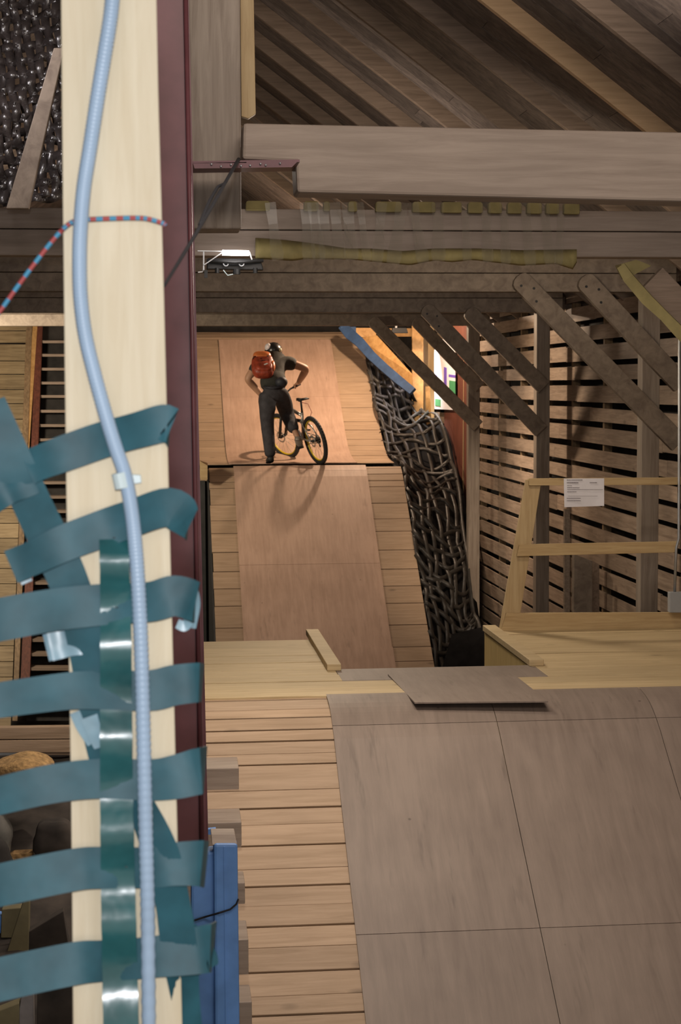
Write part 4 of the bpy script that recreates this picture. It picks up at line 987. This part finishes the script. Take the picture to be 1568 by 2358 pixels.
body_e = [('pelvis', 'belly'), ('belly', 'chest'), ('chest', 'neckb'), ('neckb', 'neck'), ('neck', 'head'), ('neckb', 'shL'), ('shL', 'elL'), ('elL', 'foL'), ('foL', 'haL'),
          ('neckb', 'shR'), ('shR', 'elR'), ('elR', 'foR'), ('foR', 'haR'), ('pelvis', 'hipL'), ('hipL', 'knL'), ('knL', 'anL'), ('pelvis', 'hipR'), ('hipR', 'knR'), ('knR', 'anR'), ('anL', 'toL'), ('anR', 'toR')]
rad = dict(pelvis=.12, belly=.115, chest=.125, neckb=.09, neck=.056, head=.085, shL=.072, elL=.056, foL=.054, haL=.036, shR=.072, elR=.057, foR=.053, haR=.036,
           hipL=.08, knL=.055, anL=.036, hipR=.08, knR=.055, anR=.036, toL=.03, toR=.03)
body = skin_obj('body', K, body_e, rad, 'skin', person, 'pelvis')
# head with a face turned down the ramp
hd = (K['head']-K['neck']).normalized(); look = V((-.10, .93, -.30)).normalized(); sidev = look.cross(V((0, 0, 1))).normalized(); upv = sidev.cross(look)
HM = Matrix((sidev, look, upv)).transposed(); hc = K['head'] + upv*.02
mb = MB().ell(hc, (.078, .098, .118), HM, 20, 14, fun=lambda p: V((p.x*(1-.18*max(0, -p.z)), p.y, p.z)))
mb.ell(hc+HM @ V((0, .10, -.01)), (.014, .02, .024), HM, 8, 6); mb.ell(hc+HM @ V((0, .088, -.052)), (.026, .012, .009), HM, 8, 6)
for sx in (-1, 1): mb.ell(hc+HM @ V((sx*.08, 0, -.01)), (.012, .022, .032), HM, 8, 8); mb.ell(hc+HM @ V((sx*.03, .088, .022)), (.013, .01, .008), HM, 8, 6)
mb.build('head', M['skin'], person, smooth=True)
# hands gripping the bar: palm, four curled fingers and a thumb each
for hk, gp, sg in (('haR', gripR, -1), ('haL', gripL, 1)):
    ax = (BM.to_3x3() @ (S.to_3x3() @ V((0, 1, 0)))).normalized(); f0 = (BM.to_3x3() @ V((1, 0, 0))).normalized(); u0 = f0.cross(ax).normalized()
    if u0.z < 0: u0 = -u0
    mb = MB().ell(gp + u0*.03 - f0*.018, (.024, .045, .016), Matrix((f0, ax, u0)).transposed(), 14, 10)
    mb.tube([K[hk]+V((0, -.02, .015)), gp + u0*.03 - f0*.03], [.026, .024], 10)
    for k, (o, ln) in enumerate(((-.034, .9), (-.012, 1), (.011, .97), (.033, .85))):
        pts = [gp + ax*o + u0*(.028*math.cos(t)) + f0*(.028*math.sin(t)) for t in [q*.42*ln for q in range(7)]]
        mb.tube(pts, [.0105, .0105, .0105, .010, .0095, .009, .007], 8)
    pts = [gp - ax*sg*.038 + u0*.02 - f0*.02, gp - ax*sg*.05 - f0*.026, gp - ax*sg*.045 - u0*.02 - f0*.016, gp - ax*sg*.03 - u0*.028]
    mb.tube(pts, [.012, .0115, .0105, .008], 8)
    mb.build('hand', M['skin'], person, smooth=True)
# t-shirt
sl = K['shL'].lerp(K['elL'], .72); sr = K['shR'].lerp(K['elR'], .60)
tp = dict(waist=K['pelvis'].lerp(K['belly'], .05), belly=K['belly'], chest=K['chest'], neckb=K['neckb'].lerp(K['neck'], .2), shL=K['shL'], slL=sl, shR=K['shR'], slR=sr)
te = [('waist', 'belly'), ('belly', 'chest'), ('chest', 'neckb'), ('neckb', 'shL'), ('shL', 'slL'), ('neckb', 'shR'), ('shR', 'slR')]
skin_obj('t_shirt', tp, te, dict(waist=(.20, .165), belly=(.20, .165), chest=(.215, .17), neckb=.10, shL=.115, slL=.096, shR=.118, slR=.108), 'shirt', person, 'chest')
# trousers
tr = dict(waist=K['pelvis'].lerp(K['belly'], .30), pelvis=K['pelvis'], hipL=K['hipL'], thL=K['hipL'].lerp(K['knL'], .5), knL=K['knL'], caL=K['knL'].lerp(K['anL'], .5), hemL=K['anL']+V((0, 0, .0)),
          hipR=K['hipR'], thR=K['hipR'].lerp(K['knR'], .5), knR=K['knR'], hemR=K['knR'].lerp(K['anR'], .78))
skin_obj('trousers', tr, [('waist', 'pelvis'), ('pelvis', 'hipL'), ('hipL', 'thL'), ('thL', 'knL'), ('knL', 'caL'), ('caL', 'hemL'), ('pelvis', 'hipR'), ('hipR', 'thR'), ('thR', 'knR'), ('knR', 'hemR')],
         dict(waist=(.18, .15), pelvis=(.185, .17), hipL=.136, thL=.114, knL=.098, caL=.090, hemL=.082, hipR=.146, thR=.13, knR=.108, hemR=.086), 'denim', person, 'pelvis')
# shoes
def shoe(an, to, drop, nm, mt, lab):
    d = (to-an); d = V((d.x, d.y, d.z)); f_ = d.normalized(); sd = f_.cross(V((0, 0, 1))).normalized(); u = sd.cross(f_)
    Mx = Matrix((sd, f_, u)).transposed(); c = an.lerp(to, .45)
    mb = MB().ell(c+u*(-.005), (.048, .135, .045), Mx, 18, 12, fun=lambda p: V((p.x*(1 - .15*max(0, -p.y)), p.y, p.z if p.z > -.55 else -.55)))
    mb.tube([an+V((0, 0, .03)), an+V((0, 0, -.03))], [.043, .047], 14)
    o = mb.build(nm, M[mt], person, smooth=True); tag(o, lab)
    mb = MB().ell(c+u*(-.030), (.052, .142, .012), Mx, 18, 8); mb.build('sole', M['sole'] if mt == 'shoe' else M['shoe_dark'], o, smooth=True)
shoe(K['anL']+V((0, 0, -.015)), V((K['anL'].x-.02, K['anL'].y+.20, ZC-1.105+.052)), 0, 'shoe', 'shoe_dark', 'dark shoe standing on the ramp edge')
shoe(K['anR'], K['toR'], 0, 'shoe', 'shoe', 'pale grey shoe on the pedal')
# helmet
HC = hc + upv*.035
h = MB().ell(HC, (.122, .150, .120), HM, 28, 18, fun=lambda p: V((p.x, p.y, p.z if p.z > -.62 else -.62 + (p.z+.62)*.1)))
h.slab([HC+HM @ V((-.085, .10, .005)), HC+HM @ V((.085, .10, .005)), HC+HM @ V((.06, .185, .0)), HC+HM @ V((-.06, .185, .0))], HM @ V((0, 0, .008)))
hl = h.build('helmet', M['helmet'], person, smooth=True)
MB().ell(HC+HM @ V((-.080, -.055, .035)), (.048, .076, .056), HM, 14, 10).build('white_panel', M['helmwhite'], hl, smooth=True)
MB().ell(HC+HM @ V((.074, -.095, -.018)), (.03, .035, .034), HM, 14, 10).build('pale_mark', M['helmyellow'], hl, smooth=True)
for sx in (-1, 0, 1): MB().tube([HC+HM @ V((sx*.04, -.146+abs(sx)*.012, -.01)), HC+HM @ V((sx*.045, -.10, .083)), HC+HM @ V((sx*.045, .0, .115))], .006, 6).build('vent_rib', M['helmet'], hl, smooth=True)
# backpack on the left of the back
sp = (K['neckb']-K['belly']).normalized(); bo = V((0, -1, 0)) - sp*V((0, -1, 0)).dot(sp); bo.normalize(); bs = sp.cross(bo).normalized()
if bs.x < 0: bs = -bs
PM = Matrix((bs, bo, sp)).transposed()
pc_ = px(605, 843, Y=YR+.08)
sp2 = (sp + bs*.10).normalized()
pk = thing('backpack', 'rust red and orange backpack on the back of the rider', 'backpack', pc_)
def bx4(p, k=.62): return V((math.copysign(abs(p.x)**k, p.x), math.copysign(abs(p.y)**k, p.y), math.copysign(abs(p.z)**.8, p.z)))
MB().ell(pc_, (.155, .10, .205), PM, 28, 18, fun=bx4).build('pack_body', M['pack'], pk, smooth=True)
MB().ell(pc_+PM @ V((-.005, .035, .145)), (.125, .075, .07), PM, 20, 12, fun=bx4).build('top_lid', M['packorange'], pk, smooth=True)
MB().ell(pc_+PM @ V((.01, .07, -.085)), (.115, .045, .085), PM, 22, 14, fun=bx4).build('front_pocket', M['pack'], pk, smooth=True)
MB().ell(pc_+PM @ V((-.02, .07, .045)), (.085, .03, .04), PM, 16, 10).build('mesh_pocket', M['packdark'], pk, smooth=True)
MB().ell(pc_+PM @ V((.13, .03, -.03)), (.04, .06, .10), PM, 14, 10).build('side_pocket', M['packorange'], pk, smooth=True)
MB().obox(pc_+PM @ V((.035, .112, -.08)), (.056, .008, .018), PM @ Matrix.Rotation(-.5, 3, 'Y')).build('reflective_tab', M['reflect'], pk)
for x0, z0, x1, z1 in ((-.14, .06, -.10, .11), (.04, .13, .09, .08), (-.10, -.02, .10, .03)):
    MB().tube([pc_+PM @ V((x0, .08, z0)), pc_+PM @ V(((x0+x1)/2, .105, (z0+z1)/2)), pc_+PM @ V((x1, .08, z1))], .006, 6).build('compression_strap', M['packdark'], pk, smooth=True)
for sx, sh in ((-1, 'shL'), (1, 'shR')):
    MB().tube([pc_+PM @ V((sx*.09, -.04, .17)), K[sh].lerp(K['neckb'], .45)+V((0, 0, .105)), K[sh].lerp(K['chest'], .3)+V((0, .16, .0))], .018, 8).build('shoulder_strap', M['packdark'], pk, smooth=True)
bb_ = thing('hip_pouch', 'dark blue pouch belted on the lower back of the rider beside the backpack', 'pouch', J(652, 885, -.14))
MB().ell(J(648, 880, -.06), (.085, .08, .075), PM, 18, 12).build('pouch', M['belt'], bb_, smooth=True)
MB().tube([J(608, 891, .02), J(612, 892, -.06), J(628, 894, -.14), J(648, 890, -.10), J(655, 887, .02)], .017, 8).build('belt', M['belt'], bb_, smooth=True)
# ================================================================== LIGHT
def area(name, loc, target, size, power, col=(1, 1, 1), sy=None, spread=180):
    l = bpy.data.lights.new(name, 'AREA'); l.energy = power; l.color = col; l.size = size; l.spread = math.radians(spread)
    if sy: l.shape = 'RECTANGLE'; l.size_y = sy
    o = bpy.data.objects.new(name, l); COL.objects.link(o); o.location = loc
    o.rotation_euler = (V(target)-V(loc)).to_track_quat('-Z', 'Y').to_euler(); return o
def point(name, loc, power, col, rad=.06):
    l = bpy.data.lights.new(name, 'POINT'); l.energy = power; l.color = col; l.shadow_soft_size = rad
    o = bpy.data.objects.new(name, l); COL.objects.link(o); o.location = loc; return o
area('camera_flash', (-.02, -.05, ZC+.16), (.35, 4, ZC-.2), .06, 54, (.97, .97, 1))
WARM = (1, .73, .51)
point('halogen_lamp', (2.98, 24.8, ZC+1.33), 310, WARM, .06)
area('banner_fill', (4.02, 26.7, ZC+.72), (4.28, 26.6, ZC+.05), .08, 22, (1, .9, .8), spread=80)  # added light aimed at the banner to make it glare
area('deck_fill', (1.3, 8.8, ZC+1.1), (1.2, 8.1, ZC-2.5), 1.8, 84, (1, .86, .74), .25)  # added fill over deck and plywood, tucked out of sight behind the near beam
area('near_fill', (1.2, 3.2, ZC+3.0), (1.8, 9.5, ZC-2), 2.0, 180, (1, .88, .78))  # overhead fill added for the foreground, not a real fixture
area('roof_fill', (2.0, 8.0, ZC+1.08), (2.3, 9.0, ZC+3.4), .9, 26, (1, .86, .74), .2, 96)  # invented upward fill that brightens the roof, hidden by the near beam
area('roof_fill_far', (1.6, 14.28, ZC+1.07), (2.2, 18, ZC+3.4), .9, 22, (1, .84, .70), .2, 150)  # second unseen fill, added to lift the farther roof boards
area('wall_fill', (2.3, 11.8, ZC+.93), (3.6, 16, ZC-.9), .9, 20, (1, .83, .64), .2)  # unseen fill added for the bolted beam, braces and slats
area('slat_fill', (1.9, 19.6, ZC+.96), (4.3, 18.8, ZC-.3), .5, 30, (1, .78, .56), .2, 100)  # fill added to brighten the slatted wall, out of view behind a beam
area('slat_fill_low', (3.2, 18.75, ZC+.95), (4.45, 21.4, ZC-1.9), .3, 15, (1, .80, .60), .15, 50)  # narrow added fill for the lower far slats
area('left_fill', (-2.9, 20.3, ZC+.3), (-2.4, 25, ZC-.8), .5, 240, (1, .86, .66))  # off-frame fill added to brighten the weathered plank ramp
area('left_net_lamp', (-1.05, 8.4, ZC+1.75), (-.6, 9.3, ZC+1.6), .12, 9, (1, .93, .95))
area('landing_fill', (1.3, 19.9, ZC+1.25), (2.0, 20.8, ZC-3.2), 1.0, 12, (1, .84, .72), .3, 130)  # unseen fill added for the landing ramp
area('gap_fill', (1.2, 15.9, ZC+1.2), (2.6, 13.6, ZC-2.2), .8, 45, (1, .85, .66), .3, 110)  # added fill for the gap and its yellow side panel, no fixture here
area('tube_lamp', px(545, 642, Y=10.04), px(545, 1600, Y=10.0), .22, 30, (1, .88, .72), .05)
wd = bpy.data.worlds.new('hall_air'); scene.world = wd; wd.use_nodes = True
wd.node_tree.nodes['Background'].inputs[0].default_value = (1, .86, .72, 1)
wd.node_tree.nodes['Background'].inputs[1].default_value = .5
vs = scene.view_settings; vs.view_transform = 'Standard'; vs.look = 'None'; vs.gamma = 1; vs.exposure = 0; vs.use_curve_mapping = False
